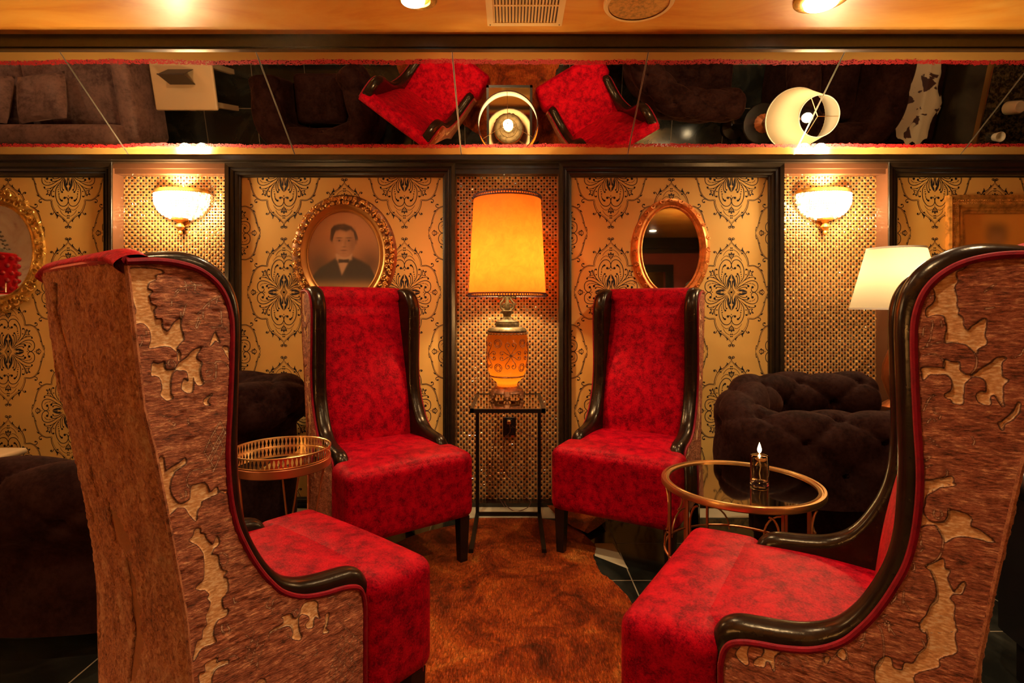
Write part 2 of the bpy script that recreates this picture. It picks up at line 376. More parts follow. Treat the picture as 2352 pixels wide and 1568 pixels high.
# ---------------------------------------------------------------- room shell
YW=3.15      # wallpaper plane
YF=3.10      # front of mouldings
YT=3.185     # mosaic plane
LX,RX,YB=-4.9,4.9,-3.7
ZC=2.40
struct(MB().box(LX,RX,YB,3.3,-.1,0).obj('floor','floor',smooth=False))
struct(MB().box(LX,RX,2.965,3.17,0,.004).obj('floor_border','palestone',smooth=False),'pale stone floor border along the mosaic wall','floor')
# wallpaper reflection in a black tile, painted as a patch of border stone
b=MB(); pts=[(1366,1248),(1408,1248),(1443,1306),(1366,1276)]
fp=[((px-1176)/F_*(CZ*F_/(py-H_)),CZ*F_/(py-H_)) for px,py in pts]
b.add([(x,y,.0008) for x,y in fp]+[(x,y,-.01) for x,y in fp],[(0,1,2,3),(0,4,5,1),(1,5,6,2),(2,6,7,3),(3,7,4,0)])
struct(b.obj('floor_reflection','palestone',smooth=False),'pale painted reflection of the wallpaper in the black floor','floor')
struct(MB().box(LX,RX,YB,2.56,ZC,ZC+.1).obj('ceiling','ceil',smooth=False))
struct(MB().box(LX-.1,LX,YB,3.3,0,ZC).obj('wall_left','marbled',smooth=False))
struct(MB().box(RX,RX+.1,YB,3.3,0,ZC).obj('wall_right','redwall',smooth=False))
b=MB().box(LX,2.2,YB-.1,YB,0,ZC).box(2.78,RX,YB-.1,YB,0,ZC).box(2.2,2.78,YB-.1,YB,1.78,ZC)
struct(b.obj('wall_front','redwall',smooth=False))
struct(MB().box(2.05,2.2,YB,YB+.04,0,1.91).box(2.78,2.92,YB,YB+.04,0,1.91).box(2.2,2.78,YB,YB+.04,1.78,1.91).obj('trim_1','trim',smooth=False),'dark wooden door casing on the opposite red wall','trim')
struct(MB().box(1.9,3.3,YB-1.3,YB-1.2,0,ZC).obj('wall_hall','paper',smooth=False),'wallpapered wall beyond the doorway','wall')
struct(MB().box(LX,RX,YB,YB+.06,2.12,2.20).box(LX,RX,YB,YB+.1,2.20,2.24).box(LX,RX,YB,YB+.03,2.24,2.4).obj('trim_2','trim',smooth=False),'dark crown moulding on the opposite red wall','trim')
# back wall core
struct(MB().box(LX,RX,3.20,3.3,0,ZC).obj('wall_back','brownwall',smooth=False))
# ---- damask medallion
ST=[ # (points,width) upper-right quadrant, units of the trace
 ([(0,680),(50,625),(110,575),(170,535),(210,470),(230,400),(235,362),(300,362),(365,330),(410,270),(438,190),(460,100),(484,30),(492,0)],5.5),
 ([(0,662),(48,610),(105,560),(158,518),(196,458),(216,392),(222,350),(300,350),(358,320),(400,262),(427,185),(449,95),(472,25)],3.2),
 ([(0,680),(8,700),(8,720),(18,733),(34,730),(40,716),(30,704)],6),
 ([(195,515),(205,540),(222,552),(240,545),(236,530)],6),([(190,520),(160,530),(140,520)],4.5),
 ([(350,340),(385,350),(392,372),(378,388),(356,386)],6.5),
 ([(478,20),(492,40),(484,70)],4),
 ([(0,540),(15,508),(34,520),(26,484),(10,462),(0,460)],8),([(0,520),(10,490),(0,475)],4),
 ([(10,572),(40,568),(75,545),(100,512),(112,488)],3.5),([(38,474),(52,488),(85,484),(120,455),(142,420)],3.8),
 ([(48,325),(28,315),(10,330),(0,372),(22,420),(62,438),(108,424),(148,370),(168,300),(168,225),(152,180),(120,130),(75,75)],6.5),
 ([(84,362),(108,352),(120,325),(126,285)],5),
 ([(84,248),(104,215),(108,150),(90,90),(52,42)],6),([(68,218),(82,185),(78,120),(46,50)],6),
 ([(228,75),(222,98),(180,102),(120,82),(65,40)],6.5),([(206,52),(195,68),(150,66),(80,36)],6),
 ([(284,66),(266,42),(278,12),(312,2),(348,36),(356,88),(338,134),(292,156),(230,146),(160,106),(85,55)],6.5),
 ([(268,120),(302,108),(320,82)],4),
 ([(150,135),(205,200),(228,262),(222,300),(200,314),(188,296)],5.5),([(150,140),(215,185),(285,206),(322,196),(322,176)],5.5),
 ([(120,110),(180,170),(225,225),(242,240)],4),
 ([(238,230),(285,226),(270,250),(296,282),(262,276),(252,300),(242,262),(238,230)],7),
 ([(372,0),(392,24),(412,22),(414,38),(446,2)],7),([(380,0),(405,12),(425,0)],3),
 ([(0,95),(22,38),(50,0)],4),([(0,78),(14,30),(38,0)],2.5),([(18,0),(34,0)],3),([(0,18),(0,40)],3),([(12,12),(22,22)],3),
]
PG=[[(0,248),(30,215),(56,160),(60,110),(44,58),(30,100),(35,142),(20,112),(13,60),(6,100),(6,150),(26,166),(10,190),(5,232)],
 [(215,3),(200,20),(160,38),(110,40),(66,18),(110,24),(92,8),(150,16),(138,4),(208,2)],
 [(40,632),(66,655),(62,630),(90,600),(70,612)],[(128,560),(152,612),(154,578),(178,540),(160,548)],
 [(392,296),(430,276),(416,300),(372,330),(398,312)],[(428,150),(434,128),(446,140),(440,165),(452,130)],[(118,344),(98,372),(96,350),(108,330)]]
DOTS=[(20,712,9),(228,535,9),(142,522,9),(366,382,10),(480,76,7),(10,596,8),(10,566,8),(0,446,6),(0,425,4),(0,300,6),(48,325,15),(86,362,13),(125,272,8),(131,242,7),(134,212,6),(134,186,5),(131,162,4.5),(82,246,12),(66,218,10),(228,82,14),(206,56,9),(284,68,15),(215,118,4.5),(236,121,5),(254,120,6),(258,0,6),(358,0,5),(200,306,11),(320,184,11),(0,0,13),(196,238,8),(212,205,5),(240,200,8)]
def medallion():
    V=[];Fc=[]
    def poly(p): 
        o=len(V); V.extend(p); Fc.append(tuple(range(o,o+len(p))))
    for P,w in ST:
        C=cat_rom(P,5); n=len(C); o=len(V)
        for i,(x,y) in enumerate(C):
            a=C[max(0,i-1)]; b_=C[min(n-1,i+1)]; dx,dy=b_[0]-a[0],b_[1]-a[1]; l=math.hypot(dx,dy) or 1
            t=i/(n-1); ww=w*.5*1.5*(.55+.45*min(1,6*t,6*(1-t))); V.append((x-dy/l*ww,y+dx/l*ww)); V.append((x+dy/l*ww,y-dx/l*ww))
        for i in range(n-1): Fc.append((o+2*i,o+2*i+1,o+2*i+3,o+2*i+2))
    for P in PG:
        tr=tessellate_polygon([[Vector((x,y,0)) for x,y in P]]); o=len(V); V.extend(P)
        for t in tr: Fc.append(tuple(o+i for i in t))
    for x,y,r in DOTS:
        poly([(x+r*1.12*math.cos(k*PI/5),y+r*1.12*math.sin(k*PI/5)) for k in range(10)])
    U=.000415*YW/3.08; VV=[];FF=[]
    for sx,sy in ((1,1),(-1,1),(1,-1),(-1,-1)):
        o=len(VV); VV+=[(x*sx*U,y*sy*U) for x,y in V]; FF+=[tuple(o+i for i in f) for f in Fc]
    return VV,FF
MV,MF=medallion()
ZP0,ZP1=Z(1140,YW),Z(408,YW)
def wallpaper(i,x0,x1,cxs,label):
    b=MB().box(x0-.01,x1+.01,YW,YW+.03,ZP0-.01,ZP1+.01)
    o=b.obj('wall_paper_%d'%i,['paper','ink'],smooth=False); 
    bm=bmesh.new()
    per=272*YW/F_
    for cx,cy0 in cxs:
        for k in range(-1,4):
            cz=Z(cy0,YW)-k*per
            if cz<ZP0-.35 or cz>ZP1+.35: continue
            vs=[bm.verts.new((cx+x,YW-.0006,cz+y)) for x,y in MV]
            for f in MF:
                try: fc=bm.faces.new([vs[j] for j in f]); fc.material_index=1
                except Exception: pass
    for co,no in (((x0,0,0),(-1,0,0)),((x1,0,0),(1,0,0)),((0,0,ZP0),(0,0,-1)),((0,0,ZP1),(0,0,1))):
        g=bm.verts[:]+bm.edges[:]+bm.faces[:]
        bmesh.ops.bisect_plane(bm,geom=g,plane_co=co,plane_no=no,clear_outer=True)
    bm.from_mesh(o.data); bm.to_mesh(o.data); bm.free()
    struct(o,label,'wallpaper')
XP=[(X(-222,YW),X(241,YW)),(X(555,YW),X(1018,YW)),(X(1312,YW),X(1763,YW)),(X(2058,YW),X(2521,YW))]
def cols(main,half,rng=3):
    return [(X(main+277*k,YW),399) for k in range(-2,rng)]+[(X(half+277*k,YW),535) for k in range(-2,rng)]
wallpaper(1,*XP[0],cols(157,19),'ochre damask wallpaper panel at the far left of the wall')
wallpaper(2,*XP[1],cols(652,791),'ochre damask wallpaper panel behind the portrait')
wallpaper(3,*XP[2],cols(1403,1542),'ochre damask wallpaper panel behind the oval mirror')
wallpaper(4,*XP[3],cols(2147,2285),'ochre damask wallpaper panel at the far right of the wall')
# ---- moulded frames round the wallpaper
prof=[(0,.0),(0,.012),(.006,.016),(.010,.028),(.018,.032),(.020,.026),(.026,.026),(.030,.036),(.040,.040),(.043,.034),(.048,.034),(.052,.046),(.072,.050),(.074,.046),(.074,-.05)]
for i,(x0,x1) in enumerate(XP):
    rows=[]
    for o_,d in prof:
        y=YW-d; bz=max(.004,ZP0-o_)
        rows.append([(x0-o_,y,bz),(x0-o_,y,ZP1+o_),(x1+o_,y,ZP1+o_),(x1+o_,y,bz),(x0-o_,y,bz)])
    struct(MB().grid(rows).obj('trim_%d'%(3+i),'trim',smooth=False),'dark stepped moulding framing the %s wallpaper panel'%('far left','left','right','far right')[i],'trim')
# top beam, baseboard and header boards
ZB0=ZP1+.074; ZB1=1.978
struct(MB().box(LX,RX,3.075,3.21,ZB0-.002,ZB1-.02).box(LX,RX,3.06,3.21,ZB0+.012,ZB1-.02).box(LX,RX,3.045,3.21,ZB1-.024,ZB1).obj('trim_7','trim',smooth=False),'long dark beam under the slanted mirrors','trim')
# cornice above mirrors
m0=(3.05,1.980); m1=(2.574,2.343)
struct(MB().box(LX,RX,2.548,2.60,2.343,ZC).box(LX,RX,2.556,2.62,2.334,2.343).obj('trim_8','trim',smooth=False),'long dark board between mirrors and gold ceiling','trim')
# ---- mosaic
TP=[(X(272,YF),X(527,YF)),(X(1045,YF),X(1282,YF)),(X(1790,YF),X(2030,YF))]
TP=[(XP[0][1]+.074,XP[1][0]-.074),(XP[1][1]+.074,XP[2][0]-.074),(XP[2][1]+.074,XP[3][0]-.074)]
M['tA']=mat('amber_glass_tile',(.62,.28,.07),.12,.25,Coat_Weight=.6)
nt,N,L,bb_=NT(M['tA']); n=noise(nt,45,2,.5); r=ramp(nt,n.outputs[0],[(.3,(.30,.065,.018)),(.5,(.62,.22,.04)),(.7,(.80,.42,.12))]); L.new(r.outputs[0],bb_.inputs['Base Color'])
M['tB']=mat('dark_glass_tile',(.035,.02,.012),.08,.5,Coat_Weight=1.)
M['grout']=mat('pale_gold_grout',(.62,.42,.19),.4,.3)
PT=.0166
zt0,zt1=.026,Z(405,YT)
def mosaic(i,x0,x1,label,left,right):
    b=MB().box(x0,x1,YT,YT+.02,0,zt1+.05,0)
    rnd=random.Random(i)
    nc=int((x1-x0)/PT)+1; nr=int((zt1-zt0)/PT)+1; h=PT*.415
    for r_ in range(nr):
        for c in range(nc):
            dark=(r_+c)%2==0
            hh=h*(.86 if dark else 1)
            cx=x0+(c+.5)*PT; cz=zt1-(r_+.5)*PT
            if cx+hh>x1 or cz-hh<zt0: 
                if cx-hh>x1-.004 or cz+hh<zt0+.004: continue
            xa,xb=cx-hh,min(cx+hh,x1-.0005); za,zb=max(cz-hh,zt0),cz+hh
            k=.0026; t=.0036; tx=rnd.uniform(-1,1)*.0009; tz=rnd.uniform(-1,1)*.0011
            y0=YT-.0002
            vs=[(xa,y0,za),(xb,y0,za),(xb,y0,zb),(xa,y0,zb),(xa+k,y0-t+tx+tz,za+k),(xb-k,y0-t-tx+tz,za+k),(xb-k,y0-t-tx-tz,zb-k),(xa+k,y0-t+tx-tz,zb-k)]
            if xb-xa<2.2*k: continue
            b.add(vs,[(0,1,5,4),(1,2,6,5),(2,3,7,6),(3,0,4,7),(4,5,6,7)],2 if dark else 1)
    o=b.obj('wall_mosaic_%d'%i,['grout','tA','tB'],smooth=False)
    struct(o,label,'mosaic')
    # recess boards
    q=MB().box(x0,x1,YF+.022,YT+.005,zt1,ZB0+.004)
    q.box(x0,x1,YF+.012,YF+.03,zt1+.028,ZB0+.004)
    q.box(x0,x1,YF+.02,YT+.005,.0,zt0)
    if left: q.add([(x0,YF+.01,0),(x0+left,YT,0),(x0+left,YT,zt1+.02),(x0,YF+.01,zt1+.045),(x0,YT,0),(x0,YT,zt1+.02)],[(0,1,2,3),(0,4,1),(1,4,5,2)])
    if right: q.add([(x1,YF+.01,0),(x1-right,YT,0),(x1-right,YT,zt1+.02),(x1,YF+.01,zt1+.045),(x1,YT,0),(x1,YT,zt1+.02)],[(0,1,2,3),(0,4,1),(1,4,5,2)])
    struct(q.obj('trim_%d'%(8+i),'jamb' if i!=2 else 'trim',smooth=False),'%s header board of the mosaic recess %s'%('brown' if i!=2 else 'dark',('behind the left sconce','behind the orange lamp','behind the right sconce')[i-1]),'trim')
mosaic(1,*TP[0],'amber and black glass mosaic behind the left sconce',.012,.008)
mosaic(2,*TP[1],'amber and black glass mosaic behind the orange lamp',0,0)
mosaic(3,*TP[2],'amber and black glass mosaic behind the right sconce',.008,.02)
# ---- slanted mirror panels
M['bevel']=mat('ground_mirror_edge',(.75,.66,.50),.35,.8)
d=Vector((0,m1[0]-m0[0],m1[1]-m0[1])); nrm=Vector((0,-d.z,d.y)).normalized()
if nrm.z>0: nrm=-nrm
sp=.9215; xs=[ (1038-1176)*2.574/F_+sp*k for k in range(-5,6)]
joint=[]
names=['outermost left','far left above the tall left chair','second from left, above the left sconce','centre left, above the man portrait','above the orange lamp','above the right sconce','far right','outermost right']
idx=0
for k in range(-4,4):
    xa=(1038-1176)*2.574/F_+sp*k+.0016; xb=xa+sp-.0032
    xa=max(xa,LX+.01); xb=min(xb,RX-.01)
    b=MB(); NS=24; rows=[]
    for j in range(NS+1):
        t=j/NS; rows.append([(xa+(xb-xa)*i/2,m0[0]+d.y*t,m0[1]+d.z*t) for i in range(3)])
    b.grid(rows); off=-nrm*.005
    # bevel + thickness
    v0=len(b.v)
    edge=[(xa,m0[0],m0[1]),(xb,m0[0],m0[1]),(xb,m1[0],m1[1]),(xa,m1[0],m1[1])]
    b.add(edge+[tuple(Vector(e)+off) for e in edge],[(0,1,5,4),(1,2,6,5),(2,3,7,6),(3,0,4,7),(4,5,6,7)],1)
    for q in (xa,xb-.0022): b.add([tuple(Vector((q+e,m0[0]+d.y*f,m0[1]+d.z*f))+nrm*.0006) for e,f in ((0,0),(.0022,0),(.0022,1),(0,1))],[(0,1,2,3)],1)  # pale strips along the side edges put the joints' glint into colour
    o=b.obj('mirror_panel',['mirror','bevel'],smooth=False)
    lab={-4:'outermost left slanted wall-top mirror panel, mostly out of frame',-3:'slanted mirror panel at far left reflecting the mauve sofa',-2:'slanted mirror panel reflecting the pale low table',-1:'slanted mirror panel left of centre reflecting the left red armchair',0:'slanted mirror panel in the centre reflecting the lit lampshade',1:'slanted mirror panel right of centre reflecting the cream lampshade bottom',2:'slanted mirror panel reflecting the spotted cowhide',3:'outermost right slanted mirror panel reflecting the granite counter'}[k]
    tag(o,lab,'mirror','slanted mirror panels above the wall')
    at=o.data.attributes.new('edge','FLOAT','POINT'); Lm=d.length
    vals=[]
    for v in o.data.vertices:
        t=((v.co.y-m0[0])*d.y+(v.co.z-m0[1])*d.z)/(Lm*Lm); vals.append(min(t,1-t)*Lm)
    at.data.foreach_set('value',vals)
struct(MB().add([(LX,m0[0]+.006,m0[1]-.0),(RX,m0[0]+.006,m0[1]),(RX,m1[0]+.02,m1[1]+.012),(LX,m1[0]+.02,m1[1]+.012)],[(0,1,2,3)]).box(LX,RX,2.58,3.3,2.40,2.45).obj('wall_slope','blackmetal',smooth=False),'black backing of the slanted mirrors','wall')
# ---- ceiling fittings
def vent():
    x0,x1,y0,y1=-.109,.2215,2.13,2.456
    t=root('ceiling_vent','gold-painted louvred air vent in the ceiling above the orange lamp','vent',((x0+x1)/2,(y0+y1)/2,ZC))
    cx,cy=(x0+x1)/2,(y0+y1)/2; w,h=(x1-x0)/2,(y1-y0)/2
    b=MB().box(-w,w,-h,-h+.027,-.010,0).box(-w,w,h-.027,h,-.010,0).box(-w,-w+.027,-h+.027,h-.027,-.010,0).box(w-.027,w,-h+.027,h-.027,-.010,0).box(-w,w,-.006,.006,-.008,0)
    vf=b.obj('vent_frame','ventmetal',t,smooth=False)
    MB().box(-w+.02,w-.02,-h+.02,h-.02,-.0012,0).obj('duct','ventdark',t,smooth=False)
    n=20
    for i in range(n):
        x=-w+.034+(2*w-.068)*i/(n-1)
        MB().box(-.0035,.0035,-h+.027,h-.027,-.009,-.001,mtx=Matrix.Translation((x,0,0))@Matrix.Rotation(.5,4,'Y')).obj('slat','ventmetal',t,smooth=False)
    for sx,sy in ((-1,1),(1,1),(-1,-1),(1,-1)): MB().ball((sx*(w-.012),sy*(h-.012),-.010),.003,5).obj('screw','bronze',vf)
vent()
def can(x,y,R,label,dx=0,dy=0,power=30,tilt=None):
    t=root('ceiling_downlight',label,'ceiling light',(x,y,ZC),0,'recessed ceiling downlights')
    MB().lathe([(R*.62,-.004),(R*.66,-.012),(R*.9,-.014),(R,-.008),(R,0)],40).obj('trim_ring','giltbright',t)
    MB().lathe([(R*.64,-.003),(R*.60,-.018),(.001,-.02)],32,(dx,dy,0)).obj('lens','canlens',t)
    light('spot_bulb','SPOT',(dx,dy,-.03),power,(1,.76,.46),.025,t,(tilt or (0,0,0)),2.2,.8)
    return t
can(-.385,2.25,.078,'round ceiling downlight left of the air vent',-.02,0,55)
can(1.265,2.25,.105,'larger round ceiling downlight at right of the ceiling',.01,.02,55)
t=root('ceiling_speaker','round gold-painted ceiling speaker between vent and right downlight','speaker',(.525,2.28,ZC))
MB().lathe([(.125,-.012),(.14,-.012),(.145,-.006),(.145,0)],48).obj('speaker_rim','ventmetal',t)
MB().lathe([(.001,-.010),(.124,-.008)],48).obj('grille','speaker',t)
# ---------------------------------------------------------------- tall wing chairs
def PP(s): return [[tuple(int(q)/1000. for q in p.split(',')) for p in g.split()] for g in s.split(';')]
BG=PP("680,1199 641,1201 629,1196 641,1191 641,1184 651,1178 653,1167 647,1163 652,1155 650,1148 647,1140 641,1136 644,1129 641,1116 632,1114 631,1101 624,1093 619,1095 616,1101 610,1110 602,1115 602,1102 599,1089 597,1078 604,1071 608,1062 603,1054 602,1049 605,1040 607,1055 614,1063 620,1067 631,1068 650,1066 647,1079 648,1092 653,1103 661,1109 674,1108 675,1115 669,1129 672,1143 677,1160 679,1178;645,1040 637,1037 628,1040 627,1032 623,1026 610,1025 615,1019 618,1006 618,987 618,983 615,976 622,973 628,977 633,984 630,993 631,1003 634,1013 641,1018 647,1019 647,1030;602,1038 591,1046 584,1055 570,1062 569,1059 575,1051 575,1041 567,1034 570,1022 568,1007 565,996 574,995 581,1010 583,983 598,988 599,998 596,1007 589,1003 589,1012 592,1021 602,1024 610,1026 607,1031;545,1087 552,1068 551,1065 543,1074 536,1069 542,1085;530,1061 525,1050 516,1033 519,1049 521,1059;550,974 563,965 562,958 553,955 558,963;635,874 629,872 627,852 625,849 614,855 604,859 595,866 593,858 602,851 612,844 618,831 619,814 614,800 605,787 595,786 586,792 584,812 576,814 566,814 559,808 553,794 541,800 540,789 555,785 566,782 568,775 575,765 577,749 587,764 595,777 609,780 620,773 624,792 630,830 634,853;535,791 517,781 517,786 529,791;577,733 570,732 569,723 562,719 559,709 548,696 541,708 537,694 547,688 550,678 540,673 537,656 531,642 523,637 529,629 523,623 521,611 523,599 531,590 532,580 528,568 522,566 523,554 538,553 546,543 547,526 544,513 564,514 574,505 581,498 574,528 566,530 564,544 557,553 559,568 553,582 551,592 557,601 553,605 559,615 569,621 577,627 564,636 562,653 562,673 564,686 570,699 579,708 587,717 581,722;362,511 346,508 334,499 334,481 328,463 338,472 344,464 344,452 358,456 360,466 352,471 358,484 373,491 379,483 377,461 371,443 377,439 392,451 390,460 394,474 405,482 419,482 440,485 428,488 412,489 411,499 414,504 396,502 390,491 381,487 373,495 371,504;312,465 306,462 310,442 314,435 306,423 320,428 314,444;560,482 541,482 541,474 526,471 520,465 538,464 548,457 550,440 547,410 564,427 571,466 560,466;464,400 449,392 452,366 465,373")
BL=PP("612,1155 602,1167 593,1174 581,1175 568,1176;595,1182 593,1174;585,1182 578,1176;604,1169 610,1163;593,1172 593,1162;578,1174 579,1166;574,1123 565,1133 557,1142 548,1150 536,1156 525,1160;540,1155 542,1144;565,1132 565,1115;554,1146 555,1135;616,1146 617,1138;572,1117 577,1101 575,1098 570,1110;627,1040 627,1032 623,1026 615,1026 610,1033 614,1041 619,1043 622,1037 618,1032;662,1087 661,1078 665,1069;656,1096 655,1086;567,1034 570,1022 568,1007 562,999 548,999 543,1007 543,1028 549,1033 560,1034;543,1034 530,1033 521,1023 516,1006;558,1009 551,1010 549,1017 555,1021 560,1015;549,1098 533,1099 524,1097 522,1089;534,1128 533,1116 532,1100;602,1127 601,1115 593,1141;593,828 590,814 584,811;593,828 584,840 566,840;572,832 559,838 544,836;602,804 601,796 594,796 593,804 595,808;621,937 614,933 610,928 618,925;590,935 589,926 582,925;635,950 627,945;612,846 595,853 584,855 566,852;538,672 534,676 528,673 521,663 523,653 531,651 535,657;531,540 532,530 528,520;511,582 509,572 506,573;523,538 518,526 519,519;439,554 447,542 439,532 433,547;392,508 394,498 390,491 381,491 377,500 384,506 388,503 384,496;442,469 440,483 410,483 394,476 390,462 394,453 401,457 403,464;539,473 541,485 532,491 520,492;533,540 532,530 527,523;524,536 518,526;308,499 294,497 289,490;445,546 447,538 440,534;433,531 437,520;270,458 268,442 259,430;257,465 239,452;399,423 383,412 364,399 373,396;338,402 334,390 342,390;526,469 510,473 499,458;550,458 538,464 520,463;279,433 266,416 274,398 282,381 290,363 298,346 306,329;267,418 254,401 262,383 270,365 278,348 287,331 295,314;255,403 241,385 250,368 258,350 267,332 275,315 283,298;243,388 229,370 238,352 246,334 255,316 263,299 271,282;230,372 216,354 225,336 234,318 242,300 251,283;218,356 204,337 213,319 221,302 230,284 239,266;205,340 191,321 200,303 209,285 217,267 226,250;192,323 177,304 187,286 196,268 205,250 213,233;179,306 164,287 173,269 182,251 192,233 201,215;266,416 254,401 241,386 229,370 216,354;274,398 262,384 250,368 238,352 225,336;282,381 270,366 258,350 246,334 234,318;290,363 278,348 267,333 255,317 242,301;298,346 287,331 275,315 263,299 251,283;306,329 295,314 283,298 271,282 259,266;535,922 546,905 555,888 563,870;535,922 528,905 520,888;530,904 541,887 549,870 558,852;545,904 537,889 529,871;525,901 535,884 544,867 553,849;554,887 546,872 538,855;519,883 530,866 539,849 548,831;563,870 555,856 547,839;472,501 477,486 483,468 487,453;487,500 475,486 463,471 455,461;462,487 467,471 474,453 477,438;488,480 477,465 465,450 457,440;452,472 457,456 464,438 467,423;490,459 479,445 466,430 459,419")
CG=PP("533,1178 547,1195 566,1207 590,1213 592,1208 579,1206 577,1198 568,1193 566,1184 568,1177 564,1168 566,1155 567,1147 566,1139 569,1131 568,1124 574,1118 575,1107 581,1099 586,1105 592,1110 602,1118 602,1105 601,1092 603,1079 592,1071 592,1063 588,1067 580,1076 572,1079 561,1080 553,1080 555,1097 554,1113 550,1123 538,1124 530,1121 530,1133 538,1141 541,1152 538,1166 531,1170;607,1047 616,1057 626,1058 621,1050 621,1033 623,1028 628,1024 623,1016 622,999 623,984 617,994 612,1002 607,995 607,985 596,987 592,997 597,1004 603,1003 604,1015 599,1026 586,1028 592,1034 598,1040;552,1051 561,1048 570,1048 570,1038 573,1033 578,1029 585,1027 577,1016 575,1000 575,985 570,983 563,984 560,990 555,991 553,996 560,1001 563,1011 560,1023 553,1029 540,1028 532,1027 525,1019 524,1027 523,1037 547,1038 552,1037;641,991 634,975 622,961 618,958 622,948 624,957 634,966 641,978;524,853 534,855 547,861 561,866 561,856 547,849 534,836 522,834 523,846;523,849 562,855 561,852 543,846 530,833 526,818 524,804 530,792 540,789 552,792 557,803 558,811 566,813 584,807 584,793 595,788 612,775 601,774 578,776 563,770 553,760 551,763 547,774 541,785 530,784 517,779 519,817;550,732 552,718 558,716 555,703 561,688 565,685 572,697 577,702 573,684 562,681 558,672 564,664 563,642 565,631 563,620 527,608 521,620 530,637 535,654 541,665 543,680 540,695 535,709 529,716 543,727;246,509 261,510 311,511 315,505 304,491 304,464 296,479 290,477 286,466 269,465 276,478 284,484 287,498 278,506 265,502 257,485 259,461 248,460 237,472 246,491;471,548 481,550 484,537 497,536 500,549 512,553 521,574 529,586 531,601 527,611 521,613 526,628 545,640 563,642 564,612 566,589 545,572 543,558 513,536 510,511 467,495 460,525;411,543 404,530 415,525 417,538;386,519 393,522 388,509")
CL=PP("601,1159 608,1166 614,1171;612,1135 602,1133;524,1089 525,1101 529,1104 535,1098 534,1085 530,1076;536,1114 537,1104 535,1100;547,1115 549,1104;533,1158 534,1150;592,1066 589,1064 592,1053 590,1040 585,1031;523,1056 534,1060 545,1057 551,1048 551,1040;646,1072 643,1064 636,1060;521,1067 538,1077 553,1080 568,1079;530,948 532,953 537,957 540,952;538,973 540,965 547,964 545,956;530,926 540,919;526,920 546,912;525,885 534,894 526,896;525,874 536,881;555,876 555,867 548,860;586,933 589,926 587,920;525,968 532,987 538,993;557,815 557,803 553,794 543,791;539,809 538,801 543,796 549,803 547,810;541,783 549,771 550,757 546,737 537,724 528,717;519,772 521,762 518,758 522,756 521,749 525,747 521,738;509,724 513,715 512,705 504,711;499,694 503,695 499,688;535,709 541,695 543,666 535,654 530,637;499,668 498,655 497,644;497,655 506,640;488,663 488,654 481,642;467,616 473,611 477,606 479,594;468,616 476,622;473,611 473,600;477,606 484,608;467,616 477,611 481,600 487,592;474,612 473,600;479,608 479,596;445,583 443,572 438,566;443,572 448,567;443,564 440,556;460,604 467,596 471,577 471,548 462,525;529,612 531,599;523,596 527,584 520,573 513,569;315,505 332,507 348,497 352,483;309,479 315,499 327,496 327,481 317,482 321,487;356,519 356,506 360,497;384,523 382,509 375,494;222,455 229,450 217,437 229,443 233,438;226,419 237,421;417,551 420,527 428,517;454,541 455,527;411,543 397,521")
RG=PP("87,817 78,794 68,736 85,726 101,772;7,746 -24,723 -70,705 -110,669 -60,649 -77,593 -90,530 -81,458 -43,378 7,348 -37,476 -35,562 -42,630 13,652 15,703;175,724 141,665 172,650;216,458 218,336 248,323;243,292 252,216 300,194;115,1185 84,1182 111,1125 66,1065 46,1020 -15,958 19,948 46,980 86,1031 118,1087 136,1139;292,1159 247,1109 218,1054 186,1006 173,957 220,952 235,1028 274,1098")

def seglist(polys,closed):
    S=[]
    for p in polys:
        n=len(p)
        for i in range(n if closed else n-1): S.append((*p[i],*p[(i+1)%n]))
    return np.array(S)
def segdist(Px,Pz,S,chunk=20000):
    out=np.empty(len(Px))
    ax,az,bx,bz=S.T; dx,dz=bx-ax,bz-az; L2=dx*dx+dz*dz+1e-12
    for i in range(0,len(Px),chunk):
        x=Px[i:i+chunk,None]; z=Pz[i:i+chunk,None]
        t=np.clip(((x-ax)*dx+(z-az)*dz)/L2,0,1)
        out[i:i+chunk]=np.sqrt(((x-ax-t*dx)**2+(z-az-t*dz)**2).min(1))
    return out
def inside(Px,Pz,polys):
    r=np.zeros(len(Px),bool)
    for p in polys:
        c=np.zeros(len(Px),bool); n=len(p)
        for i in range(n):
            x1,z1=p[i]; x2,z2=p[(i+1)%n]
            if z1==z2: continue
            k=((z1>Pz)!=(z2>Pz))&(Px<(x2-x1)*(Pz-z1)/(z2-z1)+x1); c^=k
        r|=c
    return r
OUT=[(.182,.20),(.182,.44),(.183,.465),(.190,.492),(.206,.516),(.232,.530),(.27,.536),(.31,.541),(.355,.551),(.395,.571),(.425,.603),(.450,.645),(.470,.69),(.483,.74),(.489,.80),(.491,.88),(.489,.97),(.487,1.05),(.486,1.10),(.489,1.138),(.499,1.172),(.520,1.204),(.553,1.227),(.59,1.237),(.632,1.234),(.655,1.228),(.682,1.214)]
INN=[(.207,.20),(.207,.42),(.208,.445),(.213,.470),(.226,.489),(.250,.500),(.28,.506),(.315,.511),(.365,.525),(.408,.552),(.437,.586),(.462,.625),(.485,.672),(.503,.72),(.514,.78),(.519,.86),(.515,.95),(.512,1.03),(.511,1.09),(.514,1.125),(.524,1.158),(.542,1.184),(.570,1.204),(.605,1.214),(.64,1.216),(.682,1.212)]
def rear_u(z): 
    return np.interp(z,[0.2,.46,.58,.71,.89,.96,1.21],[.578,.582,.592,.612,.642,.658,.683])
LXS=.27
def attr(o,nm,vals):
    at=o.data.attributes.new(nm,'FLOAT','POINT'); at.data.foreach_set('value',np.ascontiguousarray(vals,dtype=np.float32))
SMO=cat_rom(INN,6); SMO_O=cat_rom(OUT,6)
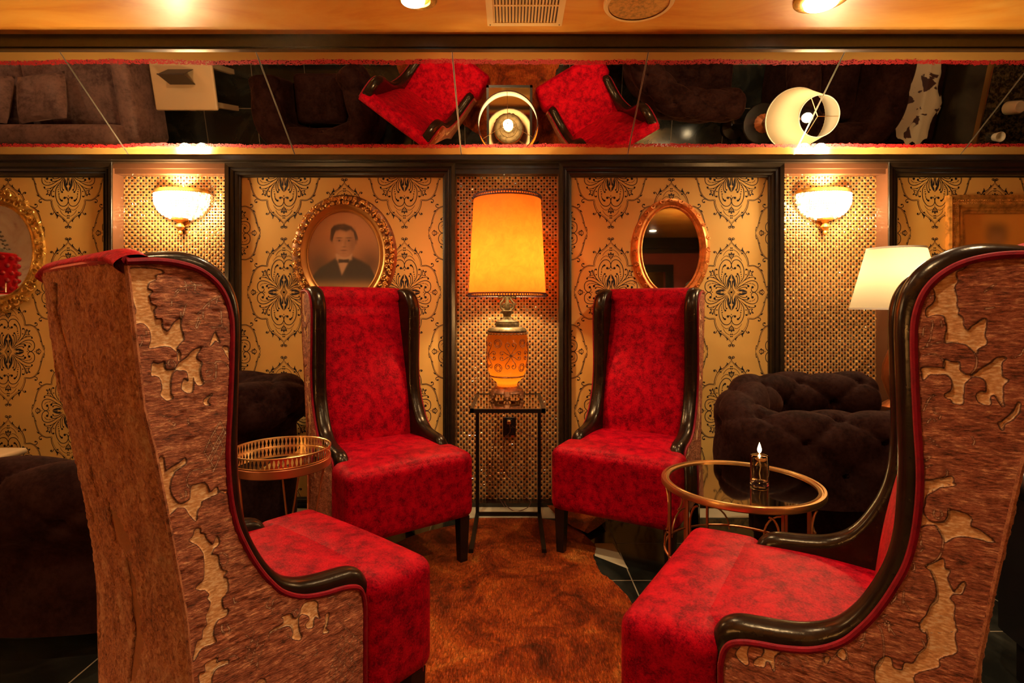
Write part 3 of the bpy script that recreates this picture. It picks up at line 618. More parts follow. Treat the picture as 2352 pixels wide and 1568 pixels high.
def vnoise(u,z,du,dz,seed):
    rs=np.random.RandomState(seed); n1=int(2.6/du)+4; n2=int(2.2/dz)+4; L=rs.rand(n2,n1)
    a=(u+.7)/du; b=z/dz; i=np.clip(a.astype(int),0,n1-2); j=np.clip(b.astype(int),0,n2-2); fa=a-i; fb=b-j; fa=fa*fa*(3-2*fa); fb=fb*fb*(3-2*fb)
    return (L[j,i]*(1-fa)+L[j,i+1]*fa)*(1-fb)+(L[j+1,i]*(1-fa)+L[j+1,i+1]*fa)*fb
def side_panel(s,gold,lines,par):
    zi=np.array([p[1] for p in SMO]); ui=np.array([p[0] for p in SMO])
    zi=np.maximum.accumulate(zi+np.arange(len(zi))*1e-7)
    top=zi.max()
    zs=np.unique(np.concatenate([np.linspace(.2,.46,75),np.linspace(.46,.60,150),np.linspace(.60,1.12,165),np.linspace(1.12,top,70)]))
    nc=110; rows=[]
    U=np.empty((len(zs),nc));Zz=np.empty((len(zs),nc))
    for i,z in enumerate(zs):
        u0=np.interp(z,zi,ui); u1=float(rear_u(z)); U[i]=np.linspace(u0,max(u1,u0+.001),nc); Zz[i]=z
    Px,Pz=U.ravel(),Zz.ravel()
    gold=[cat_rom(p,4,closed=True) for p in gold]; lines=[cat_rom(p,4) if len(p)>2 else p for p in lines]
    S=seglist(gold,True); dd=segdist(Px,Pz,S); ins=inside(Px,Pz,gold); pd=np.where(ins,-dd,dd); pd=np.clip(pd,-.02,.02)
    ln=np.clip(segdist(Px,Pz,seglist(lines,False)),0,.01)
    up=np.interp(np.clip(pd,-.001,.001),[-.001,.001],[0,.0008])
    up=up+np.clip(pd/.002,0,1)*(.0019*vnoise(Px+.12*Pz,Pz,.015,.0062,3+int(s))+.0010*vnoise(Px,Pz,.03,.02,9))
    Xx=s*(LXS+up+.004*np.sin(np.clip((Px-.2)/.42,0,1)*PI))
    b=MB(); n=len(zs)
    b.v=list(zip(Xx.tolist(),(-Px).tolist(),Pz.tolist()))
    fs=[(i*nc+j,i*nc+j+1,(i+1)*nc+j+1,(i+1)*nc+j) for i in range(n-1) for j in range(nc-1)]
    if s>0: fs=[f[::-1] for f in fs]
    b.f=fs; b.m=[0]*len(fs)
    o=b.obj('side_panel','brocade',par); o['label']='brown and gold scroll brocade'
    attr(o,'pd',pd); attr(o,'ln',ln)
    return o
def rear_panel(par):
    zs=np.linspace(.2,1.212,330); xs_=np.linspace(-LXS,LXS,180)
    Xg,Zg=np.meshgrid(xs_,zs); Px,Pz=Xg.ravel(),Zg.ravel()
    gold=[[(-x,z) for x,z in g] for g in RG]+RG[3:5]
    dd=segdist(Px,Pz,seglist(gold,True)); ins=inside(Px,Pz,gold); pd=np.clip(np.where(ins,-dd,dd),-.02,.02)
    u=rear_u(Pz); bow=.018*(1-(Px/LXS)**2)**.6 if False else .014*(1-(Px/LXS)**4)
    up=np.interp(np.clip(pd,-.001,.001),[-.001,.001],[0,.0016])
    b=MB(); nc=180; n=330
    up=up+np.clip(pd/.002,0,1)*np.clip((LXS-np.abs(Px))/.025,0,1)*(.0048*vnoise(Px,Pz+.5*Px,.0075,.0085,21)+.0030*vnoise(Px,Pz,.018,.024,22))
    b.v=list(zip(Px.tolist(),(-(u+bow+up)).tolist(),Pz.tolist()))
    b.f=[(i*nc+j,i*nc+j+1,(i+1)*nc+j+1,(i+1)*nc+j) for i in range(n-1) for j in range(nc-1)]; b.m=[0]*len(b.f)
    o=b.obj('rear_panel','crushed',par); o['label']='crushed brown brocade'; attr(o,'pd',pd); attr(o,'ln',np.full(len(Px),.01)); return o
def make_chair(label):
    t=root('wing_chair',label,'chair',(0,0,0),0,'tall red velvet wing chairs')
    SP={1:side_panel(1,BG,BL,t),-1:side_panel(-1,CG,CL,t)}; rp_=rear_panel(t)
    nn=len(SMO); m=min(len(SMO),len(SMO_O))
    XI=.207
    for s in (-1,1):
        # leather wing: rolled edge and inner lining, one skin
        rows=[]; K=12
        for i in range(m):
            ui,zi=SMO[i]; uo,zo=SMO_O[i]; row=[]
            for k in range(K+1):
                a=PI*k/K; xm=(LXS-.001+XI)/2; xr=(LXS-.001-XI)/2
                x=xm+xr*math.cos(a); f=math.sin(a)**.75
                row.append((s*x,-(ui+(uo-ui)*f),zi+(zo-zi)*f))
            # lining goes inward from the roll
            rows.append(row)
        b=MB().grid(rows,flip=s<0)
        b.add([rows[-1][k_] for k_ in range(K+1)],[tuple(range(K+1))])
        poly=[SMO[i] for i in range(m)]+[(float(rear_u(z)),z) for z in (1.1,.9,.7,.5,.2)]
        tr=tessellate_polygon([[Vector((x,y,0)) for x,y in poly]])
        b.add([(s*XI,-u,z) for u,z in poly],[tuple(f) for f in tr])
        # rear part of the leather roll hugging the top corner
        o=b.obj('wing_edge','leather',t,angle=1.0); o['label']='dark brown leather wing and arm'
        pts=[(s*(LXS+.002),-u-.002,z-.001) for u,z in SMO]
        MB().tube(pts,.0062,8).obj('piping','redplain',SP[s])['label']='red velvet piping'
        pts=[(s*(LXS+.001),-float(rear_u(z))-.001,z) for z in np.linspace(.2,1.205,30)]
        MB().tube(pts,.0042,6).obj('seam_welt','welt',SP[s])
    # piping across the rear top edge
    pts=[(x,-(.684+.014*(1-(x/LXS)**4)),1.212+.002) for x in np.linspace(-LXS,LXS,30)]
    MB().tube(pts,.0065,8).obj('piping','redplain',rp_)['label']='red velvet piping'
    # back cushion, wraps over the top
    pr=[(.463,.44),(.466,.50),(.472,.56),(.485,.65),(.506,.75),(.540,.88),(.577,1.02),(.602,1.13),(.614,1.19),(.632,1.224),(.655,1.238),(.678,1.238),(.697,1.228),(.699,1.214),(.66,1.19)]
    pr=cat_rom(pr,5); rows=[]
    for (u,z) in pr:
        row=[]
        for q in range(21):
            a=-1+2*q/20; hw=XI+.003+.045*min(1,max(0,(u-.638)/.012))*(z>1.2)+.015*min(1,max(0,(u-.638)/.012))*(z>1.2)
            edge=abs(a)**6
            xx=abs(a*hw); z_=z-(.011*min(1,max(0,(xx-.212)/.058))**1.5 if z>1.2 else 0)
            row.append((a*hw,-(u+(.014*edge if u<.61 else 0)-(.012*(1-a*a) if u<.60 else 0)),z_-(.004*edge if z>1.2 else 0)))
        rows.append(row)
    MB().grid(rows,flip=True).obj('back_cushion','red',t,angle=1.2)['label']='crushed red velvet'
    # seat
    b=MB()
    def soften(w):
        return w
    b.rbox((0,-.1035,.345),(.292,.1035,.145),.040,7,crown=.016,fn=lambda w:[w[0],w[1],w[2]+(.010*max(0,min(1,(-w[1])/.3)) if w[2]>.4 else 0)])
    b.rbox((0,-.33,.352),(.228,.20,.142),.03,6,crown=.014,fn=lambda w:[w[0],w[1],w[2]+.010*max(0,min(1,(-w[1])/.3))-.05*max(0,(-w[1]-.35)) if w[2]>.4 else w[2]])
    se_=b.obj('seat','red',t,angle=1.2); se_['label']='crushed red velvet'
    pts=[]
    # stitched seam round the front face
    R=.040;w,h0,h1=.292-.001,.200,.4905
    for p in [(-w,h0+.01),(-w,h1-R)]: pts.append(p)
    for k in range(1,7): a=PI-k*PI/12; pts.append((-w+R+R*math.cos(a),h1-R+R*math.sin(a)+.0))
    for k in range(1,12): pts.append((-w+R+(2*w-2*R)*k/12,h1+.0))
    for k in range(0,7): a=PI/2-k*PI/12; pts.append((w-R+R*math.cos(a),h1-R+R*math.sin(a)))
    pts+= [(w,h0+.01)]
    MB().tube([(x,-.045,z+(.0085*(1-(x/w)**2) if z>.48 else 0)) for x,z in pts],.0013,5).obj('seam_welt','redplain',se_)
    # legs
    for sx in (-1,1):
        for y,dy in ((-.045,0),(-.53,-.05)):
            b=MB(); x=sx*.250; a,c=.024,.017
            b.add([(x-a,y-a,.205),(x+a,y-a,.205),(x+a,y+a,.205),(x-a,y+a,.205),(x-c,y-c+dy,0),(x+c,y-c+dy,0),(x+c,y+c+dy,0),(x-c,y+c+dy,0)],[(0,3,2,1),(4,5,6,7),(0,1,5,4),(1,2,6,5),(2,3,7,6),(3,0,4,7)])
            b.obj('leg','blackwood',t,smooth=False)
    MB().box(-.222,.222,-.575,-.30,.195,.215).obj('base_board','blackwood',t,smooth=False)
    return t
POSE={'A':(-.398,2.282,.636),'D':(.4255,2.396,-.514),'B':(-.425,1.618,2.466),'C':(.380,1.411,-2.152)}
# local +x is the sitter's left seen from the front, local +y points to the front
LAB={'A':'red velvet wing chair in front of the man portrait, facing the room at back left',
     'D':'red velvet wing chair below the small oval mirror, facing the room at back right',
     'B':'wing chair nearest at left, brocade back and side to the camera, red seat turned away',
     'C':'wing chair nearest at right, brocade side to the camera, beside the round gold table'}
proto=make_chair(LAB['A'])
for k in 'ADBC':
    x,y,th=POSE[k]
    if k=='A': proto.location=(x,y,0); proto.rotation_euler=(0,0,th+PI)
    else: dup(proto,(x,y,0),th+PI,LAB[k])
# ---------------------------------------------------------------- orange lamp on its glass table
TX,TZ=-.02,.667
M['tableglass']=mat('mirrored_table_glass',(.62,.55,.42),.05,1.)
def glass_table():
    t=root('side_table','black metal side table with glass top under the orange lamp','table',(TX,2.77,0))
    w,y0,y1=.175,-.235,.235
    th=.018
    b=MB().box(-w,w,y0,y0+.018,TZ-th,TZ).box(-w,w,y1-.018,y1,TZ-th,TZ).box(-w,-w+.018,y0,y1,TZ-th,TZ).box(w-.018,w,y0,y1,TZ-th,TZ)
    b.obj('top_frame','blackmetal',t,smooth=False)
    MB().box(-w+.018,w-.018,y0+.018,y1-.018,TZ-.008,TZ-.002).obj('glass_top','tableglass',t,smooth=False)['label']='mirrored glass top'
    for s in (-1,1):
        MB().box(s*.168-.009,s*.168+.009,y1-.022,y1-.004,.02,TZ-th).obj('leg','blackmetal',t,smooth=False)
        MB().box(s*.168-.010,s*.168+.010,y0,y1,.004,.022).obj('foot','blackmetal',t,smooth=False)
    MB().box(-.168,.168,y1-.022,y1-.004,.004,.022).obj('cross_bar','blackmetal',t,smooth=False)
glass_table()
def braid(par,R,z,n,r=.0052,tilt=0):
    # interlaced loop braid
    b=MB()
    for k in range(n):
        a=2*PI*k/n; c=Vector((R*math.cos(a),R*math.sin(a),z)); tn=Vector((-math.sin(a),math.cos(a),0)); rd=Vector((math.cos(a),math.sin(a),0))
        ring=[]
        for q in range(8):
            f=2*PI*q/8; ring.append(c+tn*(r*1.5*math.cos(f))+Vector((0,0,1))*(r*1.25*math.sin(f))+rd*(.0015*math.sin(2*f)))
        b.tube(ring,.0019,5,closed=True)
    for zz in (-r*1.7,r*1.7):
        b.tube([(R*math.cos(2*PI*k/64),R*math.sin(2*PI*k/64),z+zz) for k in range(64)],.0024,5,closed=True)
    return b.obj('shade_trim','braid',par)
def scroll(c,r,turns,a0,hand,w,b,axis='xz',nrm=0):
    pts=[];n=int(16*turns)
    for i in range(n+1):
        t=i/n; a=a0+hand*2*PI*turns*t; q=r*(1-.85*t)
        pts.append((c[0]+q*math.cos(a),c[1],c[2]+q*math.sin(a)))
    b.tube(pts,[w*(1-.45*i/n) for i in range(n+1)],6); b.ball(pts[-1],w*1.3,5)
def orange_lamp():
    cy=2.865
    t=root('table_lamp','table lamp with tall glowing orange shade and amber glass urn body','lamp',(TX-.005,cy,TZ))
    # foot ring on scroll feet
    b=MB().lathe([(.050,.024),(.078,.024),(.086,.030),(.080,.040),(.072,.044),(.066,.052),(.055,.058),(.050,.060)],48,rib=.02,nrib=24)
    b.obj('lamp_base','basebronze',t)
    for k in range(6):
        a=PI/6+k*PI/3; f=MB()
        f.tube([(0,0,.036),(.018,0,.032),(.026,0,.018),(.022,0,.006),(.030,0,.004)],[.016,.015,.010,.008,.006],8,sq=1.3)
        f.ball((.024,.010,.020),.008,5); f.ball((.024,-.010,.020),.008,5); f.ball((.028,0,.006),.0075,5)
        f.xf(Matrix.Rotation(a,4,'Z')@Matrix.Translation((.062,0,0))).obj('foot','basebronze',t)
    z0=.060
    pr=[(.050,.0),(.050,.012),(.054,.020),(.070,.034),(.082,.046),(.086,.052)]
    MB().lathe([(r,z+z0) for r,z in pr],60,rib=.03,nrib=20).obj('urn_neck','amber',t)
    MB().lathe([(.086,z0+.050),(.090,z0+.054),(.086,z0+.058)],60).obj('urn_band','basebronze',t)
    pr=[(.086,.056),(.093,.070),(.100,.095),(.1045,.13),(.1065,.17),(.107,.21),(.105,.245),(.101,.27),(.097,.282)]
    ub_=MB().lathe([(r,z+z0) for r,z in pr],96,rib=.012,nrib=44).obj('urn_body','amber',t)
    b=MB().lathe([(.099,z0+.279),(.101,z0+.288),(.094,z0+.300),(.080,z0+.306),(.060,z0+.309)],64,rib=.012,nrib=32)
    for k in range(32):
        a=2*PI*k/32
        b.tube([(.1015*math.cos(a+q),.1015*math.sin(a+q),z0+.276-.006*math.sin(PI*(q+.09)/.18)) for q in (-.09,-.045,0,.045,.09)],.0022,5)
    b.obj('urn_shoulder','bronze',t)
    # filigree heart scrolls on the glass
    def R(z): return float(np.interp(z-z0,[.056,.07,.095,.13,.17,.21,.245,.27],[.086,.093,.100,.1045,.1065,.107,.105,.101]))+.0025
    def wrap(a0,pts,w=.0022):
        out=[]
        for u,z in pts: r=R(z); out.append((r*math.cos(a0+u/.105),r*math.sin(a0+u/.105),z))
        return out
    fil=MB(); zc=z0+.165
    def heart(a0,cx,cz,ang,s):
        for h in (-1,1):
            base=[(0,.008),(.5*h,1.1),(1.15*h,2.0),(1.2*h,2.75),(.75*h,3.05),(.32*h,2.75),(.35*h,2.35),(.62*h,2.3)]
            P=cat_rom([(x*s,y*s) for x,y in base],5); q=[]
            for x,y in P: q.append((cx+x*math.cos(ang)-y*math.sin(ang),cz+x*math.sin(ang)+y*math.cos(ang)))
            fil.tube(wrap(a0,q),.0019,5); e=wrap(a0,[q[-1]])[0]; fil.ball(e,.0042,4)
    for k in range(5):
        a0=-PI/2+.18+k*2*PI/5
        for ang in (0,PI/2,PI,-PI/2): heart(a0,0,zc,ang,.0215 if abs(math.sin(ang))<.5 else .0175)
        ring=[(.006*math.cos(q*PI/5),zc+.006*math.sin(q*PI/5)) for q in range(10)]
        fil.tube(wrap(a0,ring),.0016,5,closed=True)
        for q in range(8): fil.ball(wrap(a0,[(.015*math.cos(q*PI/4+.4),zc+.015*math.sin(q*PI/4+.4))])[0],.0022,4)
        # filigree medallions between
        a1=a0+PI/5
        for dz in (-.062,.062):
            for rr in (.021,.012):
                fil.tube(wrap(a1,[(rr*math.cos(q*PI/8),zc+dz+rr*math.sin(q*PI/8)) for q in range(16)]),.0015,5,closed=True)
            for q in range(6): 
                aa=q*PI/3; fil.tube(wrap(a1,[(.016*math.cos(aa)+.004*math.cos(g*PI/4),zc+dz+.016*math.sin(aa)+.004*math.sin(g*PI/4)) for g in range(8)]),.0012,4,closed=True)
    fil.obj('filigree','basebronze',ub_)['label']='bronze heart scroll filigree'
    z1=z0+.305
    b=MB().lathe([(.050,z1),(.060,z1+.004),(.061,z1+.020),(.057,z1+.026),(.060,z1+.030),(.040,z1+.036),(.026,z1+.046),(.018,z1+.056),(.020,z1+.066),(.029,z1+.078),(.030,z1+.086),(.020,z1+.088)],48,rib=.03,nrib=22)
    b.obj('collar','bronze',t)
    b=MB(); z2=z1+.086
    b.tube([(0,0,z2),(0,0,z2+.02),(0,0,z2+.045),(0,0,z2+.10)],[.012,.016,.009,.008],10)
    for s in (-1,1):
        P=cat_rom([(s*.010,0,z2),(s*.030,0,z2+.012),(s*.034,0,z2+.036),(s*.020,0,z2+.056),(s*.016,0,z2+.075),(s*.030,0,z2+.088),(s*.042,0,z2+.080),(s*.038,0,z2+.068),(s*.030,0,z2+.072)],5)
        b.tube(P,.0058,8); b.ball(P[-1],.008,5)
        P=cat_rom([(s*.006,0,z2+.02),(s*.020,0,z2+.018),(s*.022,0,z2+.032),(s*.012,0,z2+.034)],5); b.tube(P,.004,6)
    b.obj('scroll_stem','bronze',t)
    # shade
    zb=1.194-TZ; zt=1.707-TZ; rb,rt=.2005,.1745
    pr=[(rb+(rt-rb)*i/12,zb+(zt-zb)*i/12) for i in range(13)]
    sh_=MB().lathe(pr,96).obj('lamp_shade','orangeshade',t); sh_['label']='glowing orange parchment shade'
    braid(sh_,rb+.002,zb+.006,96); braid(sh_,rt+.002,zt-.004,84)
    b=MB()
    for k in range(3):
        a=k*2*PI/3+.5; b.tube([(0,0,zt-.06),(rt*.5*math.cos(a),rt*.5*math.sin(a),zt-.035),(rt*math.cos(a),rt*math.sin(a),zt-.01)],.0016,6)
    b.tube([(0,0,z2+.09),(0,0,zt-.05)],.004,8); b.obj('harp','brass',t)
    MB().ball((0,0,1.45-TZ),.030,10,sc=(1,1,1.2)).obj('bulb','bulb',t)
    MB().lathe([(.001,-.0),(.018,0),(.018,.03),(.012,.045)],20,(0,0,1.37-TZ)).obj('socket','brass',t)
    light('bulb_light','POINT',(0,0,1.52-TZ),5,(1,.62,.26),.03,t); light('bulb_light','POINT',(0,0,1.335-TZ),16,(1,.68,.34),.03,t)
    light('urn_light','POINT',(0,0,z0+.070),.8,(1,.62,.22),.02,t)
orange_lamp()
# outlet + cords
t=root('wall_outlet','black double power outlet on the mosaic below the glass side table','outlet',(X(1170,YT),YT-.006,Z(978,YT)))
MB().rbox((0,0,0),(.037,.006,.052),.003,3).obj('cover_plate','outlet',t)
for s in (-1,1): MB().rbox((0,-.006,s*.024),(.016,.003,.017),.002,3).obj('socket_face','outlet',t)
MB().rbox((-.002,-.02,.028),(.011,.014,.011),.004,3).obj('plug','brass',t)
def px3(L,Y): return [(X(x,Y),Y,Z(y,Y)) for x,y in L]
tag(MB().tube(cat_rom(px3([(1168,968),(1172,990),(1158,1015),(1160,1080),(1185,1110),(1200,1135),(1218,1150),(1212,1165),(1185,1174),(1165,1163),(1158,1150)],3.06),6),.0022,6).obj('power_cord','wire'),'thin brown cord hanging from the outlet to the floor','cord')
tag(MB().tube(cat_rom(px3([(1175,978),(1195,990),(1225,1003),(1250,1008),(1278,1010)],3.085),6),.0020,6).obj('power_cord','wire'),'thin cord running right from the outlet across the mosaic','cord')
tag(MB().tube(cat_rom(px3([(1142,968),(1136,1010),(1130,1070),(1134,1120),(1150,1150),(1160,1165)],3.09),6),.0018,6).obj('power_cord','wire'),'thin cord hanging left of the outlet behind the side table','cord')
# ---------------------------------------------------------------- sconces
def sconce(px,label):
    Y=3.145; cx=X(px,Y); cz=Z(470,Y)
    t=root('wall_sconce',label,'wall light',(cx,YT-.004,cz),0,'crystal wall sconces')
    R=.152; dep=.10; zt=.070
    # half bowl of beaded strands
    rim=MB(); P=[(R*math.cos(a),-dep*math.sin(a),zt) for a in np.linspace(0,PI,30)]
    rim.grid([[(x,y,z+.020) for x,y,z in P],[(x*1.02,y*1.02,z+.012) for x,y,z in P],[(x*1.02,y*1.02,z-.002) for x,y,z in P],[(x,y,z-.008) for x,y,z in P]])
    rim.obj('rim_band','giltbright',t)
    b=MB(); c=MB(); rnd=random.Random(px)
    levels=[(1.0,.060),(1.0,.046),(1.0,.032),(.99,.018),(.97,.004),(.93,-.010),(.88,-.024),(.81,-.037),(.72,-.050),(.60,-.061),(.46,-.070),(.32,-.077)]
    for li,(f,z) in enumerate(levels):
        n=int(34*f)+2
        for i in range(n):
            a=PI*(i+.5*(li%2))/n; x=R*f*math.cos(a); y=-dep*f*math.sin(a)-.004
            q=abs(math.cos(a)); (c if (rnd.random()<.18+.5*max(0,q-.8)+(.35 if li>9 else 0)) else b).ball((x,y,z),.0078,4,sc=(1,1,.95))
    b.obj('crystal_beads','crystal',t)['label']='brightly lit crystal bead bowl'
    c.obj('crystal_beads','crystalrim',t)['label']='dimmer crystal beads'
    MB().lathe([(.045,-.078),(.040,-.088),(.022,-.094),(.012,-.104),(.018,-.116),(.024,-.126),(.016,-.138),(.006,-.146),(.012,-.156),(.010,-.166),(.001,-.172)],28,(0,-.026,0),rib=.06,nrib=8).obj('finial','gilt',t)
    MB().box(-.035,.035,-.006,.0,-.12,.02).obj('back_plate','gilt',t,smooth=False)
    light('candle_bulb','POINT',(-.05,-.165,.0),10,(1,.72,.38),.035,t)
    light('candle_bulb','POINT',(.05,-.165,.0),10,(1,.72,.38),.035,t)
    light('candle_bulb','SPOT',(0,-.06,.10),22,(1,.74,.40),.01,t,(PI,0,0),2.7,.9)
sconce(412,'crystal bowl wall sconce between the gilt mirror and the portrait, at left')
sconce(1897,'crystal bowl wall sconce at right, above the dark sofa')
# ---------------------------------------------------------------- ornate oval frames
def oval(a,b_,n): return [(a*math.cos(2*PI*k/n),b_*math.sin(2*PI*k/n)) for k in range(n)]
def oval_sweep(mb,prof,n=96,mi=0):
    rows=[]
    for (a,b_,d) in prof: rows.append([(x,-d,z) for x,z in oval(a,b_,n)]+[(a,-d,0)])
    mb.grid(rows,mi)
    return mb
def leafscroll(mb,x,z,ang,s,hand,dep,w=.0035,rnd=random):
    P=[]
    for i in range(15):
        t=i/14; a=hand*4.6*t; q=s*(1-.82*t)
        P.append((q*math.cos(a)-s*.4,q*math.sin(a)))
    c,sn=math.cos(ang),math.sin(ang)
    pts=[(x+p*c-q*sn,-dep-.004*math.sin(i/14*PI),z+p*sn+q*c) for i,(p,q) in enumerate(P)]
    mb.tube(pts,[w*(1.25-.6*i/14) for i in range(15)],6); mb.ball(pts[-1],w*1.1,4)
def ornate(par,name,ai,bi,ao,bo,n,matn,rows=2,seed=1,s=.016,d0=.018,w=.0036,extra=0):
    rnd=random.Random(seed); mb=MB()
    for r_ in range(rows):
        f=(r_+.5)/rows; a=ai+(ao-ai)*f; b_=bi+(bo-bi)*f; m=int(n*(a/ao))
        for k in range(m):
            th=2*PI*(k+.5*(r_%2))/m+rnd.uniform(-.03,.03); x,z=a*math.cos(th),b_*math.sin(th)
            leafscroll(mb,x,z,th+rnd.uniform(-.7,.7)+(PI/2 if k%2 else -PI/2),s*rnd.uniform(.75,1.15),1 if (k+r_)%2 else -1,d0+rnd.uniform(0,.006),w)
            if rnd.random()<.8: mb.ball((x+rnd.uniform(-.6,.6)*s,-(d0+.003),z+rnd.uniform(-.6,.6)*s),w*1.25,4,sc=(1.3,1,1))
    for k in range(extra):
        th=2*PI*k/extra; x,z=ao*math.cos(th),bo*math.sin(th)
        for j in range(5):
            q=th+(j-2)*.5; mb.tube([(x-.5*s*math.cos(th),-d0,z-.5*s*math.sin(th)),(x+s*.5*math.cos(q),-(d0+.006),z+s*.5*math.sin(q)),(x+s*1.0*math.cos(q),-d0,z+s*1.0*math.sin(q))],[w,w*1.3,w*.5],6)
    return mb.obj(name,matn,par)
def portrait():
    cx,cz=X(791,YW),Z(586,YW)
    t=root('framed_portrait','sepia portrait of a man in bow tie in an oval carved gilt frame','picture',(cx,YW,cz))
    k=YW/F_
    ornate(t,'carved_frame',99*k,117*k,117*k,135*k,60,'gilt',3,3,.0120,.022,.0046)
    oval_sweep(MB(),[(92*k,110*k,0),(92*k,110*k,.012),(100*k,118*k,.018),(112*k,130*k,.014),(119*k,137*k,.006),(121*k,139*k,0)]).obj('frame_bed','basebronze',t)  # darker bed material puts the shade between the carvings into colour
    oval_sweep(MB(),[(81.5*k,99.5*k,.006),(81.5*k,99.5*k,.013),(84*k,102*k,.016),(86*k,104*k,.010),(91*k,109*k,.014),(94*k,112*k,.024),(97*k,115*k,.026),(99*k,117*k,.018),(99*k,117*k,0)]).obj('inner_frame','liner',t)
    # picture: painted tones on an oval grid
    a,b_=82*k,100*k; nx,nz=150,180
    xs_=np.linspace(-1,1,nx); zs=np.linspace(-1,1,nz); Xg,Zg=np.meshgrid(xs_,zs)
    # square->ellipse mapping
    ex=Xg*np.sqrt(1-Zg**2/2); ez=Zg*np.sqrt(1-Xg**2/2)
    x=ex*82; z=ez*100   # photo pixels about the centre
    px=791+x; py=586-z
    def g(cx_,cy_,sx,sy,p=2): return np.exp(-((np.abs((px-cx_)/sx))**p+(np.abs((py-cy_)/sy))**p))
    def sm(v,e=1.2): return 1/(1+np.exp(-np.clip(v/e,-30,30)))
    bg=np.stack([.30+0*px,.125+0*px,.045+0*px],-1)
    def over(base,m,c): 
        m=m[...,None]; return base*(1-m)+np.array(c)*m
    im=bg
    im=over(im,np.clip(g(735,610,40,45),0,1)*.85,(.055,.022,.010)); im=over(im,np.clip(g(850,605,38,40),0,1)*.85,(.055,.022,.010))
    im=over(im,np.clip(g(791,500,60,40),0,1)*.5,(.36,.17,.07))
    # shoulders / coat
    top=np.interp(px,[712,720,735,760,775,790,808,830,850,860,866],[655,632,615,600,590,588,588,598,610,630,655])
    coat=sm(py-top,1.5)*sm(660-py,5); im=over(im,coat,(.018,.010,.007))
    im=over(im,g(800,690,90,34,4)*.0,(0,0,0)); im=over(im,sm(py-652,5)*1.0,(.25,.13,.045))
    # shirt V
    v=sm((px-773)-(py-588)*.30,1)*sm((808-px)-(py-588)*.50,1)*sm(py-583,1)*sm(634-py,1.5); im=over(im,v,(.30,.17,.09))
    # neck
    im=over(im,sm(14-np.abs(px-791),1)*sm(py-570,1)*sm(592-py,1),(.15,.065,.028))
    # collar
    im=over(im,sm(18-np.abs(px-791),1)*sm(py-583,1)*sm(597-py,1)*.8,(.33,.19,.10))
    # head
    hw=np.interp(py,[520,535,550,562,572,580,587,592],[24,25,25.5,24.5,22,17,11,3]); hx=793-.0*(py-560)
    face=sm(hw-np.abs(px-hx),.9)*sm(py-522,1.5)*sm(591-py,1); im=over(im,face,(.27,.125,.055))
    im=over(im,face*g(812,560,12,30)*.55,(.12,.05,.022)); im=over(im,face*g(786,540,16,10)*.5,(.36,.19,.09)); im=over(im,face*g(783,566,8,7)*.35,(.34,.17,.08))
    # ears
    im=over(im,g(764.5,556,3,6,3)*.8,(.22,.10,.045)); im=over(im,g(818.5,556,3,6,3)*.7,(.14,.06,.028))
    # hair
    hair=sm(np.interp(px,[758,761,768,778,792,808,818,823,824],[552,526,518,515,514,520,532,545,552])*-1+py,1)
    hl=np.interp(px,[758,764,768,772,782,796,806,813,817,824],[552,556,540,531,528,532,528,534,552,552])
    hair=hair*sm(hl-py,1.2)*sm(px-759,1)*sm(823.5-px,1); im=over(im,hair,(.035,.016,.009)); im=over(im,hair*g(785,520,9,3)*.4,(.10,.045,.02))
    # features
    for ex_,s_ in ((780,1),(802,1)):
        im=over(im,g(ex_,546.5,7.5,1.6,3)*.8,(.06,.025,.012)); im=over(im,g(ex_,552.5,5.5,2.6)*.75,(.09,.04,.02)); im=over(im,g(ex_,552.8,1.8,1.8,3)*.9,(.02,.01,.006)); im=over(im,g(ex_-3,553,1.2,1)*.4,(.30,.16,.08))
    im=over(im,g(794,558,2.0,8)*.35,(.12,.055,.025)); im=over(im,g(791,567,5,1.6)*.7,(.09,.04,.02)); im=over(im,g(788,561,2,6)*.4,(.36,.19,.09))
    im=over(im,g(790.5,575,7.5,1.2,3)*.85,(.07,.025,.014)); im=over(im,g(790.5,578,5,1.6)*.5,(.20,.08,.04)); im=over(im,g(790.5,582,5,1.2)*.4,(.12,.05,.025))
    # bow tie
    tie=sm(3.6+.09*np.abs(px-790.5)-np.abs(py-599.5),.6)*sm(12.5-np.abs(px-790.5),.6); im=over(im,tie,(.022,.012,.008))
    im=over(im,coat*sm(px-(789+(py-632)*-.5),2)*sm(py-630,1)*g(791,640,2,12)*.3,(.05,.03,.02))
    b=MB(); 
    b.grid([[(ex[i,j]*a,-.007,ez[i,j]*b_) for j in range(nx)] for i in range(nz)])
    pm=mat('sepia_print',(.3,.1,.05),.4,0,Coat_Weight=.12,Coat_Roughness=.06); nt,N,L,bb=NT(pm); at=N.new('ShaderNodeAttribute'); at.attribute_name='tone'; L.new(at.outputs['Color'],bb.inputs['Base Color'])
    me=bpy.data.meshes.new('print'); me.from_pydata(b.v,[],b.f); me.materials.append(pm)
    ca=me.color_attributes.new('tone','FLOAT_COLOR','POINT'); arr=np.ones((nx*nz,4),np.float32); arr[:,:3]=np.clip(im,0,1).reshape(-1,3)*1.5; ca.data.foreach_set('color',arr.ravel())
    o=bpy.data.objects.new('print',me); COL.objects.link(o); o.parent=t; o['label']='sepia print of a young man in dark coat and bow tie'
portrait()
